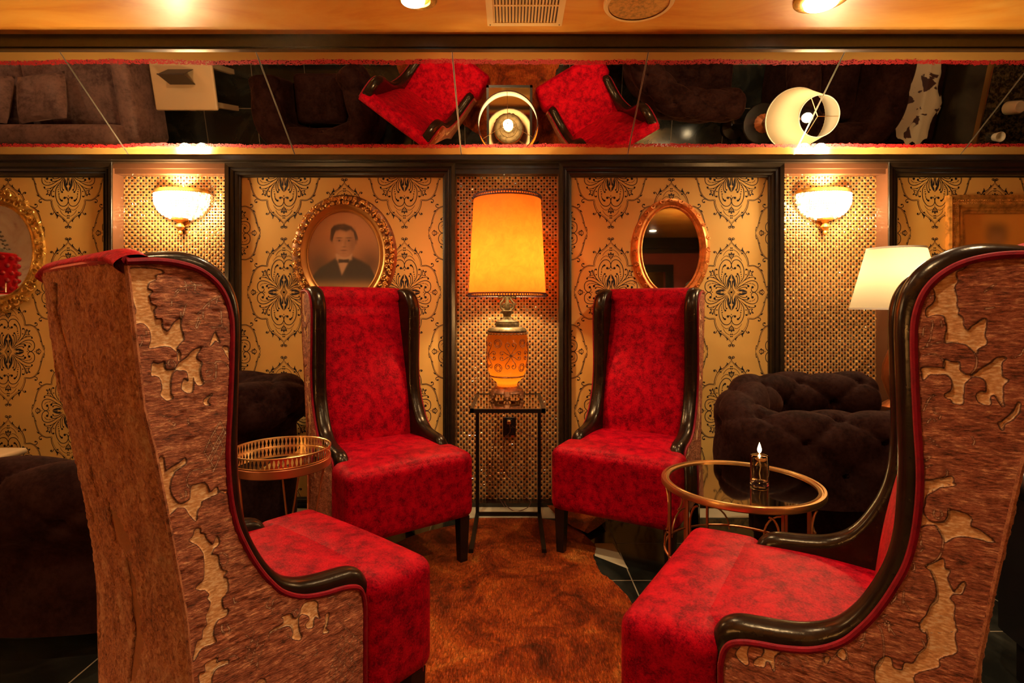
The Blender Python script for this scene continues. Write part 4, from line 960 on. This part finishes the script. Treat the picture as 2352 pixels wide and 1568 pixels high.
def oval_mirror(px,py,gi,go,label,m1,seed,rows,s,w,extra=0,d0=.020,bead=True):
    k=YW/F_; t=root('oval_mirror',label,'mirror',(X(px,YW),YW,Z(py,YW)))
    ai,bi=gi[0]*k,gi[1]*k; ao,bo=go[0]*k,go[1]*k; e=(ao-ai)
    oval_sweep(MB(),[(ai,bi,.004),(ai,bi,.012),(ai+.10*e,bi+.10*e,.016),(ai+.22*e,bi+.22*e,.012),(ai+.34*e,bi+.34*e,.020),(ai+.5*e,bi+.5*e,.024),(ai+.62*e,bi+.62*e,.016),(ai+.85*e,bi+.85*e,.014),(ao-.004,bo-.004,.012),(ao-.002,bo-.002,0)]).obj('frame',m1,t)
    ornate(t,'carving',ai+.52*e,bi+.52*e,ao,bo,26 if seed==5 else 34,m1,rows,seed,s,d0,w,extra)
    b=MB()
    for q in range(90):
        th=2*PI*q/90; b.ball(((ai+.12*e)*math.cos(th),-.016,(bi+.12*e)*math.sin(th)),.0026,3)
    b.obj('bead_border',m1,t)
    o=MB(); vs=[(x,-.006,z) for x,z in oval(ai+.002,bi+.002,64)]; o.add(vs,[tuple(range(64))]); o.obj('glass','glassmirror',t,smooth=False)
oval_mirror(1540,575,(66,97),(91,120),'small oval mirror in carved copper-gilt frame above the back right chair','giltred',5,1,.015,.0034)
oval_mirror(-2,577,(80,104),(108,138),'oval mirror in ornate openwork bright gilt frame, cut by the left edge','giltbright',8,2,.022,.0050,14)
def rect_portrait():
    k=YW/F_; cx,cz=X(2286,YW),Z(600,YW)
    t=root('framed_portrait','faded orange portrait in a wide rectangular gilt frame, cut by right wing chair','picture',(cx,YW,cz))
    ho,vo=115*k,150*k; rows=[]
    for o_,dd in [(0,0),(0,.030),(5,.036),(9,.030),(14,.026),(22,.030),(27,.024),(30,.016),(34,.018),(36,.012),(41,.012),(41,.005)]:
        o_*=k; rows.append([(-ho+o_,-dd,-vo+o_),(-ho+o_,-dd,vo-o_),(ho-o_,-dd,vo-o_),(ho-o_,-dd,-vo+o_),(-ho+o_,-dd,-vo+o_)])
    MB().grid(rows).obj('frame','gilt',t,smooth=False)
    b=MB(); rnd=random.Random(3)
    for side in range(4):
        L_=(2*ho if side%2==0 else 2*vo); n=int(L_/.011)
        for i in range(n):
            u=-L_/2+(i+.5)*L_/n
            for o_,r_ in ((12*k,.0045),(18*k,.0035)):
                if side==0: p=(u,vo-o_)
                elif side==2: p=(u,-vo+o_)
                elif side==1: p=(ho-o_,u)
                else: p=(-ho+o_,u)
                b.tube([(p[0]+.004*math.cos(q*1.1+i),-.030,p[1]+.004*math.sin(q*1.1+i)) for q in range(5)],r_*.45,4)
    b.obj('carving','gilt',t)
    nx,nz=90,110; xs_=np.linspace(-1,1,nx)*74; zs=np.linspace(-1,1,nz)*109; Xg,Zg=np.meshgrid(xs_,zs)
    px=2286+Xg; py=600-Zg
    im=np.ones(px.shape+(3,))*np.array((.62,.25,.04))
    def g(a,c,sx,sy,p=2): return np.exp(-((np.abs((px-a)/sx))**p+(np.abs((py-c)/sy))**p))[...,None]
    m=np.clip(g(2288,534,25,22,3),0,1)*.85; im=im*(1-m)+np.array((.10,.05,.02))*m
    m=g(2288,556,20,26,3)*.9; im=im*(1-m)+np.array((.36,.16,.05))*m
    m=np.clip(1/(1+np.exp(-(py-(590+.0*px)-.004*(px-2288)**2)/4)),0,1)[...,None]; im=im*(1-m)+np.array((.06,.03,.015))*m
    me=bpy.data.meshes.new('print'); b=MB().grid([[(Xg[i,j]*k,-.005,Zg[i,j]*k) for j in range(nx)] for i in range(nz)])
    me.from_pydata(b.v,[],b.f)
    pm=mat('orange_print',(.3,.1,.05),.4,0,Coat_Weight=.1,Coat_Roughness=.04); nt,N,L,bb=NT(pm); at=N.new('ShaderNodeAttribute'); at.attribute_name='tone'; L.new(at.outputs['Color'],bb.inputs['Base Color']); me.materials.append(pm)
    ca=me.color_attributes.new('tone','FLOAT_COLOR','POINT'); arr=np.ones((nx*nz,4),np.float32); arr[:,:3]=np.clip(im*1.35,0,1).reshape(-1,3); ca.data.foreach_set('color',arr.ravel())
    o=bpy.data.objects.new('print',me); COL.objects.link(o); o.parent=t
rect_portrait()
# ---------------------------------------------------------------- round gold table + candle
def gold_table():
    cx,cy,R,z=.775,1.869,.259,.546
    t=root('round_table','round gilt metal table with mirrored top in front of the back right chair','table',(cx,cy,0))
    MB().lathe([(R-.026,z-.012),(R-.026,z-.002),(R-.018,z),(R-.016,z-.003),(R-.012,z-.003),(R-.010,z+.001),(R-.002,z+.001),(R,z-.004),(R,z-.016),(R-.004,z-.020),(R-.012,z-.020)],96).obj('top_ring','brass',t)
    MB().lathe([(.001,z-.006),(R-.022,z-.006)],96).obj('mirror_top','smokeglass',t)
    r=R-.012
    def P(a,zz,rr=None): rr=rr or r; return (rr*math.cos(a),rr*math.sin(a),zz)
    for k in range(4):
        a0=k*PI/2+.30
        for j,da in enumerate((-.20,.20)):
            MB().tube([P(a0+da,.012),P(a0+da,z-.018)],.0055,4,mi=0).obj('leg','copper' ,t,smooth=False)
        for da,hh in ((-.20,-1),(.20,1)):
            b=MB()
            for zz in (z-.10,.14):
                b=MB();pts=[P(a0+da+hh*(.04+.13*(1-math.cos(q))),zz+.07*math.sin(q)) for q in np.linspace(-PI/2,PI*.5,14)]
                b.tube(pts,.0036,6).obj('scroll','brass',t)
            b=MB();pts=[P(a0+da+hh*(.0+.34*math.sin(q)),z-.17-.0*q-.09*(1-math.cos(q))) for q in np.linspace(0,PI/2,8)]; b.tube(pts,.0034,6)
            b.obj('scroll','brass',t)
    b=MB(); b.tube([P(2*PI*i/64,.010) for i in range(64)],.008,6,closed=True); b.obj('floor_ring','copper',t)
    b=MB(); b.tube([P(2*PI*i/64,.30) for i in range(64)],.0045,6,closed=True); b.obj('middle_ring','copper',t)
    # candle
    c=root('oil_candle','small clear glass oil candle burning on the round gold table','candle',(.831,1.848,z-.0055)); c.scale=(1.13,1.13,1.13)
    MB().lathe([(.001,0),(.024,0),(.026,.002),(.026,.086),(.024,.089),(.010,.090),(.0035,.092),(.0035,.088),(.010,.0865),(.0225,.084),(.0228,.012),(.020,.009),(.001,.009)],48).obj('glass_body','glass',c)
    MB().lathe([(.001,.0095),(.0222,.0095),(.0222,.060),(.001,.060)],40).obj('lamp_oil','oil',c)
    MB().tube([(.002,0,.018),(.000,0,.035),(.003,0,.055),(-.001,0,.075),(0,0,.098)],.0013,6).obj('wick','creamshade',c); wk_=[o for o in c.children if o.name.startswith('wick')][0]
    MB().lathe([(.001,.094),(.0045,.098),(.0058,.104),(.0042,.112),(.0016,.121),(.0002,.125)],16).obj('flame','flame',wk_)
    light('flame_light','POINT',(0,0,.112),2.5,(1,.55,.20),.004,c)
gold_table()
def tray_table():
    cx,cy,R=-.835,1.995,.168
    t=root('tray_table','round brass tray table with pierced gallery rim, between the two left wing chairs','table',(cx,cy,0))
    z0,z1=.590,.628
    MB().lathe([(.001,z0+.003),(R-.002,z0+.003)],80).obj('tray_mirror','glassmirror',t)
    MB().lathe([(R,z0-.030),(R+.002,z0-.028),(R+.002,z0-.002),(R-.002,z0+.002),(R-.004,z0+.0),(R-.004,z0-.028),(R,z0-.030)],80).obj('tray_apron','copper',t)
    b=MB(); n=74
    for (zz,rr) in ((z1,.0034),(z0+.004,.0022)): b.tube([(R*math.cos(2*PI*i/80),R*math.sin(2*PI*i/80),zz) for i in range(80)],rr,6,closed=True)
    for i in range(n):
        a=2*PI*i/n; tn=Vector((-math.sin(a),math.cos(a),0)); c=Vector((R*math.cos(a),R*math.sin(a),0))
        for q in ((0,.006),(.5,.5)):
            pass
        P=[c+tn*(.0052*w_)+Vector((0,0,z0+.004+(z1-z0-.004)*h)) for w_,h in ((1.3,0),(.95,.2),(.45,.5),(.95,.8),(1.3,1))]
        Q=[c-tn*(.0052*w_)+Vector((0,0,z0+.004+(z1-z0-.004)*h)) for w_,h in ((1.3,0),(.95,.2),(.45,.5),(.95,.8),(1.3,1))]
        v=[]; 
        for p in range(5): v+= [P[p],Q[p]]
        b.add([tuple(x*1.0) for x in v],[(2*p,2*p+1,2*p+3,2*p+2) for p in range(4)])
    b.obj('gallery_rim','brass',t,angle=.5)['label']='pierced brass gallery'
    for k in range(3):
        a=k*2*PI/3-.35
        for da in (-.12,.12):
            MB().tube([((R-.01)*math.cos(a+da*2.2),(R-.01)*math.sin(a+da*2.2),z0-.028),((R-.045)*math.cos(a+da*.4),(R-.045)*math.sin(a+da*.4),.30),((R-.0)*math.cos(a),(R-.0)*math.sin(a),.006)],.0038,6).obj('leg','copper',t)
tray_table()
# ---------------------------------------------------------------- tufted sofas
def tufted(par,path,h,r,out,lift=None,name='tufted_back',matn='brownvelvet',ds=.15,dt=.125,A=.022,zin=.38,closed_ends=True,foot=.09,n=None,wob=0):
    P=cat_rom(path,10); P=[Vector((x,y,0)) for x,y in P]
    # resample
    L=[0]
    for i in range(1,len(P)): L.append(L[-1]+(P[i]-P[i-1]).length)
    N_=int(L[-1]/.014); S=np.linspace(0,L[-1],N_); xs_=np.interp(S,L,[p.x for p in P]); ys=np.interp(S,L,[p.y for p in P])
    pr=[(-.075,zin)]
    pr+=[(-.075,zin+(h-r*1.1-zin)*t) for t in (.35,.7,1)]
    cxo=-.075+r; 
    for k in range(0,25): a=PI-k*(PI*1.28)/24; pr.append((cxo+r*math.cos(a),h-r+r*math.sin(a)))
    pr+=[(cxo+r*.42,h-2.02*r),(cxo+r*.40,h-2.3*r),(cxo+r*.40,foot+.2),(cxo+r*.40,foot)]
    pr=cat_rom(pr,2); pl=[0]
    for i in range(1,len(pr)): pl.append(pl[-1]+math.hypot(pr[i][0]-pr[i-1][0],pr[i][1]-pr[i-1][1]))
    tmax=pl[next(i for i in range(len(pr)) if i>34 and pr[i][1]<h-1.9*r)]
    rows=[];but=[]
    for i in range(N_):
        a=max(0,i-1); c=min(N_-1,i+1); tx,ty=xs_[c]-xs_[a],ys[c]-ys[a]; l=math.hypot(tx,ty) or 1
        nx,ny=ty/l*out,-tx/l*out; row=[]
        e=min(S[i],S[-1]-S[i]); ef=math.sqrt(max(0,1-max(0,(.06-e)/.06)**2)) if closed_ends else 1
        for j,(o_,z) in enumerate(pr):
            aj=max(0,j-1); cj=min(len(pr)-1,j+1); to,tz=pr[cj][0]-pr[aj][0],pr[cj][1]-pr[aj][1]; ll=math.hypot(to,tz) or 1
            no,nz=-tz/ll,to/ll
            u=S[i]/ds; v=pl[j]/dt; p=(u+v)/2; q=(u-v)/2
            w=1/(1+math.exp((pl[j]-tmax)/.012)) 
            sp_=abs(math.sin(PI*p)); sq_=abs(math.sin(PI*q)); f=(sp_*sq_)**.42
            g=math.exp(-((sp_**2+sq_**2))/.05)
            dd=A*(f-.75)*w-A*1.1*g*w
            k=ef*.9+.1; cz=h-r
            oo=cxo*.6+(o_+no*dd-cxo*.6)*k; zz=z+nz*dd; zz=zz if z<cz-r else cz+(zz-cz)*k
            if lift: zz+=float(np.interp(S[i]/S[-1],[q_[0] for q_ in lift],[q_[1] for q_ in lift]))*min(1,max(0,(z-.1)/(h-.2)))
            row.append((xs_[i]+nx*oo,ys[i]+ny*oo,zz))
        rows.append(row)
    b=MB().grid(rows)
    for rr in (rows[0],rows[-1]): b.add(rr,[tuple(range(len(rr)))])
    # buttons
    for iu in range(0,int(S[-1]/ds)+1):
        for iv in range(0,int(tmax/dt)+1):
            if (iu+iv)%2: continue
            s_=iu*ds; t_=iv*dt
            if s_<.05 or s_>S[-1]-.05 or t_<.1 or t_>tmax-.02: continue
            i=min(N_-1,int(s_/S[-1]*(N_-1))); j=min(range(len(pl)),key=lambda q:abs(pl[q]-t_)); b.ball(rows[i][j],.011,4)
    return b.obj(name,matn,par,angle=1.3)
def sofa(label,cat,loc,path,h,r,out,seat,feet,group=None,**kw):
    t=root('tufted_sofa' if cat=='sofa' else 'tufted_armchair',label,cat,loc,0,group)
    lp=[(x-loc[0],y-loc[1]) for x,y in path]
    tufted(t,lp,h,r,out,**kw)
    (x0,x1,y0,y1,z)=seat
    MB().rbox(((x0+x1)/2-loc[0],(y0+y1)/2-loc[1],z-.08),((x1-x0)/2,(y1-y0)/2,.09),.04,5,crown=.02).obj('seat_cushion','brownvelvet',t)
    MB().rbox(((x0+x1)/2-loc[0],(y0+y1)/2-loc[1],.20),((x1-x0)/2+.0,(y1-y0)/2+.0,.115),.02,3).obj('seat_base','brownvelvet',t)
    for x,y in feet: MB().lathe([(.001,0),(.018,0),(.022,.03),(.030,.06),(.030,.10),(.001,.10)],16,(x-loc[0],y-loc[1],0)).obj('foot','blackwood',t)
    return t
sofa('dark brown tufted chesterfield seat under the right sconce, behind the round gold table','sofa',(1.4,2.42,0),[(1.74,2.17),(1.3,2.17),(1.03,2.19),(.94,2.32),(1.05,2.55),(1.28,2.70),(1.76,2.72)],.72,.115,1,(1.12,1.76,2.26,2.62,.44),[(1.70,2.2),(1.15,2.25),(1.72,2.7)],zin=.36,lift=[(0,0),(.38,0),(.62,.10),(1,.10)],A=.030)
sofa('dark brown tufted chesterfield seat behind the brass tray table at left','sofa',(-1.6,2.7,0),[(-1.82,2.46),(-1.82,2.74),(-1.76,2.88),(-1.54,2.92),(-1.31,2.90),(-1.19,2.79),(-1.22,2.56),(-1.30,2.44)],.79,.12,-1,(-1.74,-1.33,2.42,2.80,.46),[(-1.75,2.45),(-1.3,2.45),(-1.72,2.8),(-1.25,2.8)],zin=.36)
sofa('dark tufted armchair with rounded back at the lower left edge','armchair',(-1.75,2.15,0),[(-2.30,2.26),(-2.28,2.02),(-2.10,1.90),(-1.8,1.87),(-1.45,1.87),(-1.28,1.95),(-1.28,2.24)],.640,.14,1,(-2.22,-1.36,1.98,2.28,.42),[(-2.2,2.0),(-1.35,2.0),(-2.2,2.25)],zin=.34,ds=.19,dt=.16,A=.03)
sofa('dark brown tufted armchair at right, seen only in the slanted mirrors','armchair',(2.6,2.6,0),[(2.25,2.25),(2.25,2.6),(2.34,2.84),(2.56,2.88),(2.76,2.84),(2.84,2.6),(2.84,2.3)],.80,.12,-1,(2.34,2.76,2.24,2.78,.46),[(2.3,2.3),(2.8,2.3),(2.3,2.8),(2.8,2.8)],zin=.36)
# black studded leather chair, lower right corner
t=root('leather_armchair','black leather tub armchair with brass nailheads at the lower right corner','armchair',(1.72,1.55,0))
path=[(1.50,1.72),(1.48,1.52),(1.58,1.34),(1.80,1.24),(2.1,1.26)]
tufted(t,[(x-1.72,y-1.55) for x,y in path],.66,.045,1,name='leather_back',matn='blackleather',A=.001,zin=.3,foot=.14)
MB().rbox((.17,.02,.30),(.27,.20,.14),.03,4).obj('seat','blackleather',t)
for i in range(26):
    pass
P=cat_rom([(1.548-.045,1.72),(1.528-.045,1.52),(1.605-.035,1.36),(1.81,1.262-.045),(2.1,1.285-.045)],12); 
Ls=[0]
for i in range(1,len(P)): Ls.append(Ls[-1]+math.dist(P[i],P[i-1]))
xs_=[p[0] for p in P]; ys=[p[1] for p in P]
b=MB()
for s_ in np.arange(.02,Ls[-1]-.02,.026):
    b.ball((float(np.interp(s_,Ls,xs_))-1.72+.026,float(np.interp(s_,Ls,ys))-1.55+.010,.155),.0065,4)
b.obj('nailheads','bronze',t)
for x,y in ((1.56,1.66),(2.0,1.34),(1.6,1.42),(2.0,1.7)): MB().box(x-1.72-.02,x-1.72+.02,y-1.55-.02,y-1.55+.02,0,.17).obj('leg','blackwood',t,smooth=False)
# ---------------------------------------------------------------- cowhide rug
def floorpt(px,py): Y=CZ*F_/(py-H_); return ((px-1176)*Y/F_,Y)
edge=[(1253,1192),(1300,1203),(1330,1218),(1350,1236),(1368,1257),(1364,1280),(1374,1305),(1382,1318),(1400,1330),(1437,1364),(1470,1400)]
rp=[floorpt(*p) for p in edge]+[(.62,1.95),(.70,1.70),(.92,1.50),(1.05,1.25),(.80,1.05),(.55,.95),(.30,.80),(0,.82),(-.35,.80),(-.62,.95),(-.95,1.05),(-1.02,1.35),(-.78,1.60),(-.82,1.9),(-1.0,2.2),(-.92,2.45),(-.70,2.5)]+[floorpt(*p) for p in [(950,1231),(1000,1216),(1059,1203),(1092,1190),(1150,1189),(1200,1189)]]
rp=cat_rom(rp,5,closed=True)
rnd=random.Random(4); rp=[(x+rnd.uniform(-.003,.003),y+rnd.uniform(-.003,.003)) for x,y in rp]
cx0,cy0=0,1.75; b=MB(); NR=14; rows=[]
for j in range(NR+1):
    f=j/NR; rows.append([(cx0+(x-cx0)*f,cy0+(y-cy0)*f,(.004+.002*math.sin(9*x*f)*math.cos(7*y*f)) if j<NR else .003) for x,y in rp+[rp[0]]])
b.grid(rows)
t=root('cowhide_rug','russet brown cowhide rug lying between the four red wing chairs','rug',(0,1.75,0))
b.xf(Matrix.Translation((0,-1.75,0))); b.obj('hide','rug',t)
fl=[floorpt(*p) for p in [(1256,1172),(1300,1180),(1325,1172),(1340,1168),(1362,1176),(1380,1187),(1392,1208),(1372,1222),(1350,1234),(1318,1218),(1285,1200)]]
n=len(fl); c=(sum(x for x,y in fl)/n,sum(y for x,y in fl)/n)
b=MB(); rows=[]
ht=[.018,.03,.034,.03,.02,.022,.016,.012,.008,.006,.010]
for j in range(6):
    f=j/5; rows.append([(c[0]+(x-c[0])*f,c[1]+(y-c[1])*f-1.75,.012+h_*f+.02*math.sin(f*PI)) for (x,y),h_ in zip(fl+[fl[0]],ht+[ht[0]])])
b.grid(rows).obj('curled_edge','rug',t)['label']='curled flap at the rug edge'
# ---------------------------------------------------------------- cream lamp on its stand
t=root('table_lamp','lamp with pleated cream shade, half hidden behind the right wing chair','lamp',(1.96,2.81,.62))
zb,zt=1.126-.62,1.437-.62; prc=[(.205+(.128-.205)*i/8,zb+(zt-zb)*i/8) for i in range(9)]
MB().lathe(prc,120,rib=.006,nrib=60).obj('lamp_shade','creamshade',t); cs_=[o for o in t.children][0]; cs_['label']='cream pleated shade'
MB().lathe([(.207,zb-.002),(.207,zb+.008),(.203,zb+.008)],80).obj('shade_trim','innershade',cs_); MB().lathe([(.130,zt-.008),(.130,zt+.002),(.126,zt)],80).obj('shade_trim','innershade',cs_)
MB().lathe([(.001,0),(.07,0),(.072,.012),(.05,.03),(.030,.045),(.045,.09),(.062,.15),(.058,.22),(.035,.29),(.022,.32),(.030,.35),(.012,.37),(.010,.56),(.001,.56)],40,rib=.04,nrib=16).obj('lamp_base','copper',t)
b=MB()
for k in range(3): a=k*2*PI/3; b.tube([(0,0,zt-.02),(.126*math.cos(a),.126*math.sin(a),zt-.006)],.0018,5)
b.obj('harp','brass',t); MB().ball((0,0,.66),.03,8).obj('bulb','bulb',t)
light('bulb_light','POINT',(0,0,.67),6,(1,.76,.46),.03,t)
t=root('side_table','small dark pedestal table carrying the cream-shaded lamp','table',(1.96,2.81,0))
MB().lathe([(.001,.595),(.15,.595),(.155,.607),(.15,.62),(.001,.62)],40).obj('table_top','blackwood',t)
MB().lathe([(.001,0),(.11,0),(.10,.03),(.03,.06),(.022,.3),(.03,.56),(.06,.595)],24).obj('pedestal','blackwood',t)
# ---------------------------------------------------------------- things the mirrors show
t=root('low_table','pale wooden table with rounded corners at the far left edge','table',(-2.62,2.50,0))
MB().rbox((0,0,.435),(.25,.20,.016),.015,4).obj('table_top','paletable',t)
for sx in (-1,1):
    for sy in (-1,1): MB().box(sx*.19-.02,sx*.19+.02,sy*.15-.02,sy*.15+.02,0,.42).obj('leg','paletable',t,smooth=False)
t=root('menu_card','dark folded menu card standing on the pale low table','menu',(-2.62,2.45,.452))
for a in (.35,-.35): MB().box(-.10,.10,-.002,.002,0,.17,mtx=Matrix.Translation((0,.055*(1 if a>0 else -1),0))@Matrix.Rotation(a,4,'X')).obj('card_leaf','darkcard',t,smooth=False)
t=root('mauve_sofa','mauve velvet sofa against the wall, reflected in the far left mirror','sofa',(-3.75,2.6,0))
MB().rbox((0,-.05,.22),(.70,.33,.12),.03,4).obj('sofa_base','mauve',t); MB().rbox((.25,-.07,.40),(.38,.30,.075),.04,5,crown=.02).obj('seat_cushion','mauve',t); MB().rbox((-.42,-.07,.40),(.28,.30,.075),.04,5,crown=.02).obj('seat_cushion','mauve',t)
MB().rbox((0,.30,.52),(.72,.08,.24),.05,5).obj('backrest','mauve',t); MB().rbox((.74,-.03,.40),(.07,.38,.22),.05,5).obj('armrest','mauve',t); MB().rbox((-.77,-.03,.40),(.07,.38,.22),.05,5).obj('armrest','mauve',t)
for sx in (-1,1): 
    for sy in (-1,1): MB().box(sx*.6-.025,sx*.6+.025,sy*.25-.025,sy*.25+.025,0,.11).obj('leg','blackwood',t,smooth=False)
def pillow(x,y,rz,label):
    b=MB(); n=14; rows=[];rows2=[]
    for i in range(n+1):
        ra=[];rb_=[]
        for j in range(n+1):
            u=-1+2*i/n; v=-1+2*j/n; h=.065*((1-u**4)*(1-v**4))**.6*(1-.25*math.exp(-(u*u+v*v)*6))+.006*math.sin(7*u+3*v)*(1-u*u)*(1-v*v)
            s=.19*(1-.06*(1-abs(u))*(abs(v)>.9)); ra.append((u*s,v*s,h)); rb_.append((u*s,v*s,-h))
        rows.append(ra);rows2.append(rb_)
    b.grid(rows).grid(rows2)
    b.xf(Matrix.Rotation(rz,4,'Z')@Matrix.Rotation(.35,4,'X'))
    return tag(b.obj('cushion','mauve',loc=(x,y,.63)),label,'cushion','cushions on the mauve sofa')
pillow(-4.05,2.62,.1,'crumpled mauve velvet cushion on the left half of the mauve sofa'); pillow(-3.62,2.62,-.12,'crumpled mauve velvet cushion in the middle of the mauve sofa')
t=root('bench','dark bench at far right carrying the spotted cowhide','bench',(3.25,2.6,0))
MB().rbox((0,0,.42),(.18,.34,.05),.03,4).obj('bench_top','brownvelvet',t)
for sx in (-1,1):
    for sy in (-1,1): MB().box(sx*.14-.02,sx*.14+.02,sy*.28-.02,sy*.28+.02,0,.38).obj('leg','blackwood',t,smooth=False)
b=MB(); rnd=random.Random(9); rows=[]; NA=60
for j in range(9):
    f=j/8; rows.append([((.235+.03*math.sin(5*a+1)+.02*math.sin(9*a)+rnd.uniform(-.006,.006)*(f==1))*f*math.cos(a)*.72,(.40+.04*math.sin(3*a)+.02*math.sin(11*a))*f*math.sin(a),.004-.10*max(0,f*abs(math.cos(a))-.74)) for a in [2*PI*k/NA for k in range(NA)]+[0]])
tag(b.grid(rows).obj('cowhide_throw','cow',loc=(3.25,2.6,.476)),'brown and white spotted cowhide draped over the bench, reflected at far right','throw')
t=root('counter','dark granite-topped counter at the far right, seen in the slanted mirrors','counter',(4.1,2.55,0))
MB().box(-.62,.7,-.5,.5,0,.86).obj('cabinet','trim',t,smooth=False); MB().box(-.66,.74,-.54,.52,.86,.90).obj('worktop','granite',t,smooth=False); MB().box(-.672,-.662,-.54,.52,.86,.905).obj('brass_edging','brass',t,smooth=False)
t=root('candle_jar','clear glass hurricane jar holding an ivory pillar candle on the granite counter','candle',(3.60,2.72,.90))
MB().lathe([(.001,0),(.05,0),(.052,.004),(.052,.20),(.049,.20),(.049,.008),(.001,.008)],40).obj('jar','glass',t); MB().lathe([(.001,.009),(.042,.009),(.042,.11),(.036,.116),(.001,.108)],32).obj('wax_candle','wax',t)
tag(MB().lathe([(.001,0),(.028,0),(.036,.05),(.034,.05),(.026,.006),(.001,.006)],32).obj('votive_cup','innershade',loc=(3.56,2.92,.90)),'small white votive cup on the granite counter beside the candle jar','cup')
# ruby lantern + chandelier reflected in the gilt oval mirror at the left edge
t=root('hanging_lantern','ruby hobnail glass lantern hanging at left, seen in the gilt oval mirror','lamp',(-4.35,1.70,1.25))
b=MB().lathe([(.165,0),(.175,.01),(.175,.33),(.165,.34)],48)
for j in range(5):
    for k in range(16): a=2*PI*(k+.5*(j%2))/16; b.ball((.176*math.cos(a),.176*math.sin(a),.045+.063*j),.021,5)
b.obj('ruby_shade','redglass',t)
b=MB().lathe([(.16,.34),(.05,.40),(.02,.46),(.03,.50),(.015,.55),(.015,1.18)],24)
for k in range(10):
    a=2*PI*k/10
    for q in range(6): b.ball((.12*math.cos(a)*(1-q*.12),.12*math.sin(a)*(1-q*.12),.38+.035*q),.009,4)
b.obj('crown_and_rod','bronze',t)
light('bulb_light','POINT',(0,0,-.04),2,(1,.5,.25),.03,t)
# carved dark chair seen in the small oval mirror
t=root('carved_armchair','dark tufted armchair with carved crest across the room, seen in the small oval mirror','armchair',(3.35,-3.0,0))
b=MB(); rows=[]
for i in range(25):
    row=[]
    for j in range(17):
        u=-1+2*i/24; v=j/16; zt_=1.50+.10*(1-u*u); z=.5+(zt_-.5)*v; row.append((.36*u*(1-.25*max(0,v-.7)),-.02*abs(math.sin(5*u)*math.sin(9*v)),z))
    rows.append(row)
b.grid(rows).box(-.36,.36,-.10,-.03,.5,1.45).obj('backrest','brownvelvet',t)
b=MB(); rnd=random.Random(2)
for k in range(40):
    u=-1+2*k/39; leafscroll(b,.37*u,1.52+.11*(1-u*u),rnd.uniform(0,6),.035,1 if k%2 else -1,.02,.009,rnd)
b.obj('carved_crest','bronze',t); MB().rbox((0,.30,.38),(.36,.33,.10),.05,4).obj('seat','brownvelvet',t)
for sx in (-1,1):
    for sy in (-.0,.55): MB().tube([(sx*.3,sy,0),(sx*.31,sy,.15),(sx*.29,sy,.30)],[.018,.022,.035],8).obj('leg','blackwood',t)
# ---------------------------------------------------------------- lamps out of frame, some added as fill
def floor_lamp(x,y,label,power,zl=1.45):
    t=root('floor_lamp',label,'lamp',(x,y,0))
    MB().lathe([(.001,0),(.14,0),(.14,.02),(.02,.05),(.012,.06),(.012,zl-.05)],32).obj('stand','bronze',t)
    MB().lathe([(.20,zl-.12),(.14,zl+.14)],48).obj('lamp_shade','creamshade',t)
    light('bulb_light','POINT',(0,0,zl),power,(1,.62,.30),.08,t)
floor_lamp(-2.1,-.25,'cream shaded floor lamp behind the camera at left',120,1.02)
floor_lamp(2.5,-.6,'added cream shaded fill lamp behind the camera at right',55,1.4)  # unseen lamp added to fill the faces turned to the camera
k=0  # all but the pair above the near chairs are added, unseen fill
for (x,y,p,nm) in ((-.25,.95,62,'downlight above the two nearest chairs at left'),(.85,1.05,58,'downlight above the two nearest chairs at right'),(-2.3,1.6,24,'added fill downlight above the dark armchair at left'),(2.6,1.5,24,'added fill downlight above the right end of the room'),(-1.2,-1.2,60,'added fill downlight behind the camera at left'),(1.2,-1.2,60,'added fill downlight behind the camera at right'),(-3.9,1.2,30,'added fill downlight above the mauve sofa'),(3.9,1.2,30,'added fill downlight above the granite counter'),(2.3,-2.7,120,'added fill downlight by the opposite red wall')):
    can(x,y,.08,nm,0,0,p)
def aimed(x,y,tx,ty,nm,power,cone):
    d_=Vector((tx-x,ty-y,-2.37)); e=d_.to_track_quat('-Z','Y').to_euler()
    t=can(x,y,.06,nm,0,0,1)
    l=[o for o in t.children if o.type=='LIGHT'][0]; l.data.energy=power; l.data.spot_size=cone; l.data.spot_blend=.7; l.rotation_euler=e; l.data.shadow_soft_size=.01
aimed(.15,1.45,.319,2.44,'narrow downlight aimed at the right edge of the rug',70,.14)
aimed(-.05,1.25,-.15,1.80,'narrow downlight aimed at the middle of the rug',40,.20)
# ---------------------------------------------------------------- world, camera, colour
w=bpy.data.worlds.new('World'); sc.world=w; w.use_nodes=True
w.node_tree.nodes['Background'].inputs[0].default_value=(.02,.012,.006,1); w.node_tree.nodes['Background'].inputs[1].default_value=1
cam=bpy.data.cameras.new('camera'); co=bpy.data.objects.new('camera',cam); COL.objects.link(co); sc.camera=co
co.location=(0,0,CZ); co.rotation_euler=(PI/2,0,0); cam.sensor_width=36; cam.lens=F_/2352*36
cam.shift_y=-(784-H_)/2352; cam.clip_start=.02
sc.view_settings.view_transform='Standard'; sc.view_settings.look='None'; sc.view_settings.exposure=0.35; sc.view_settings.gamma=1; sc.view_settings.use_curve_mapping=False
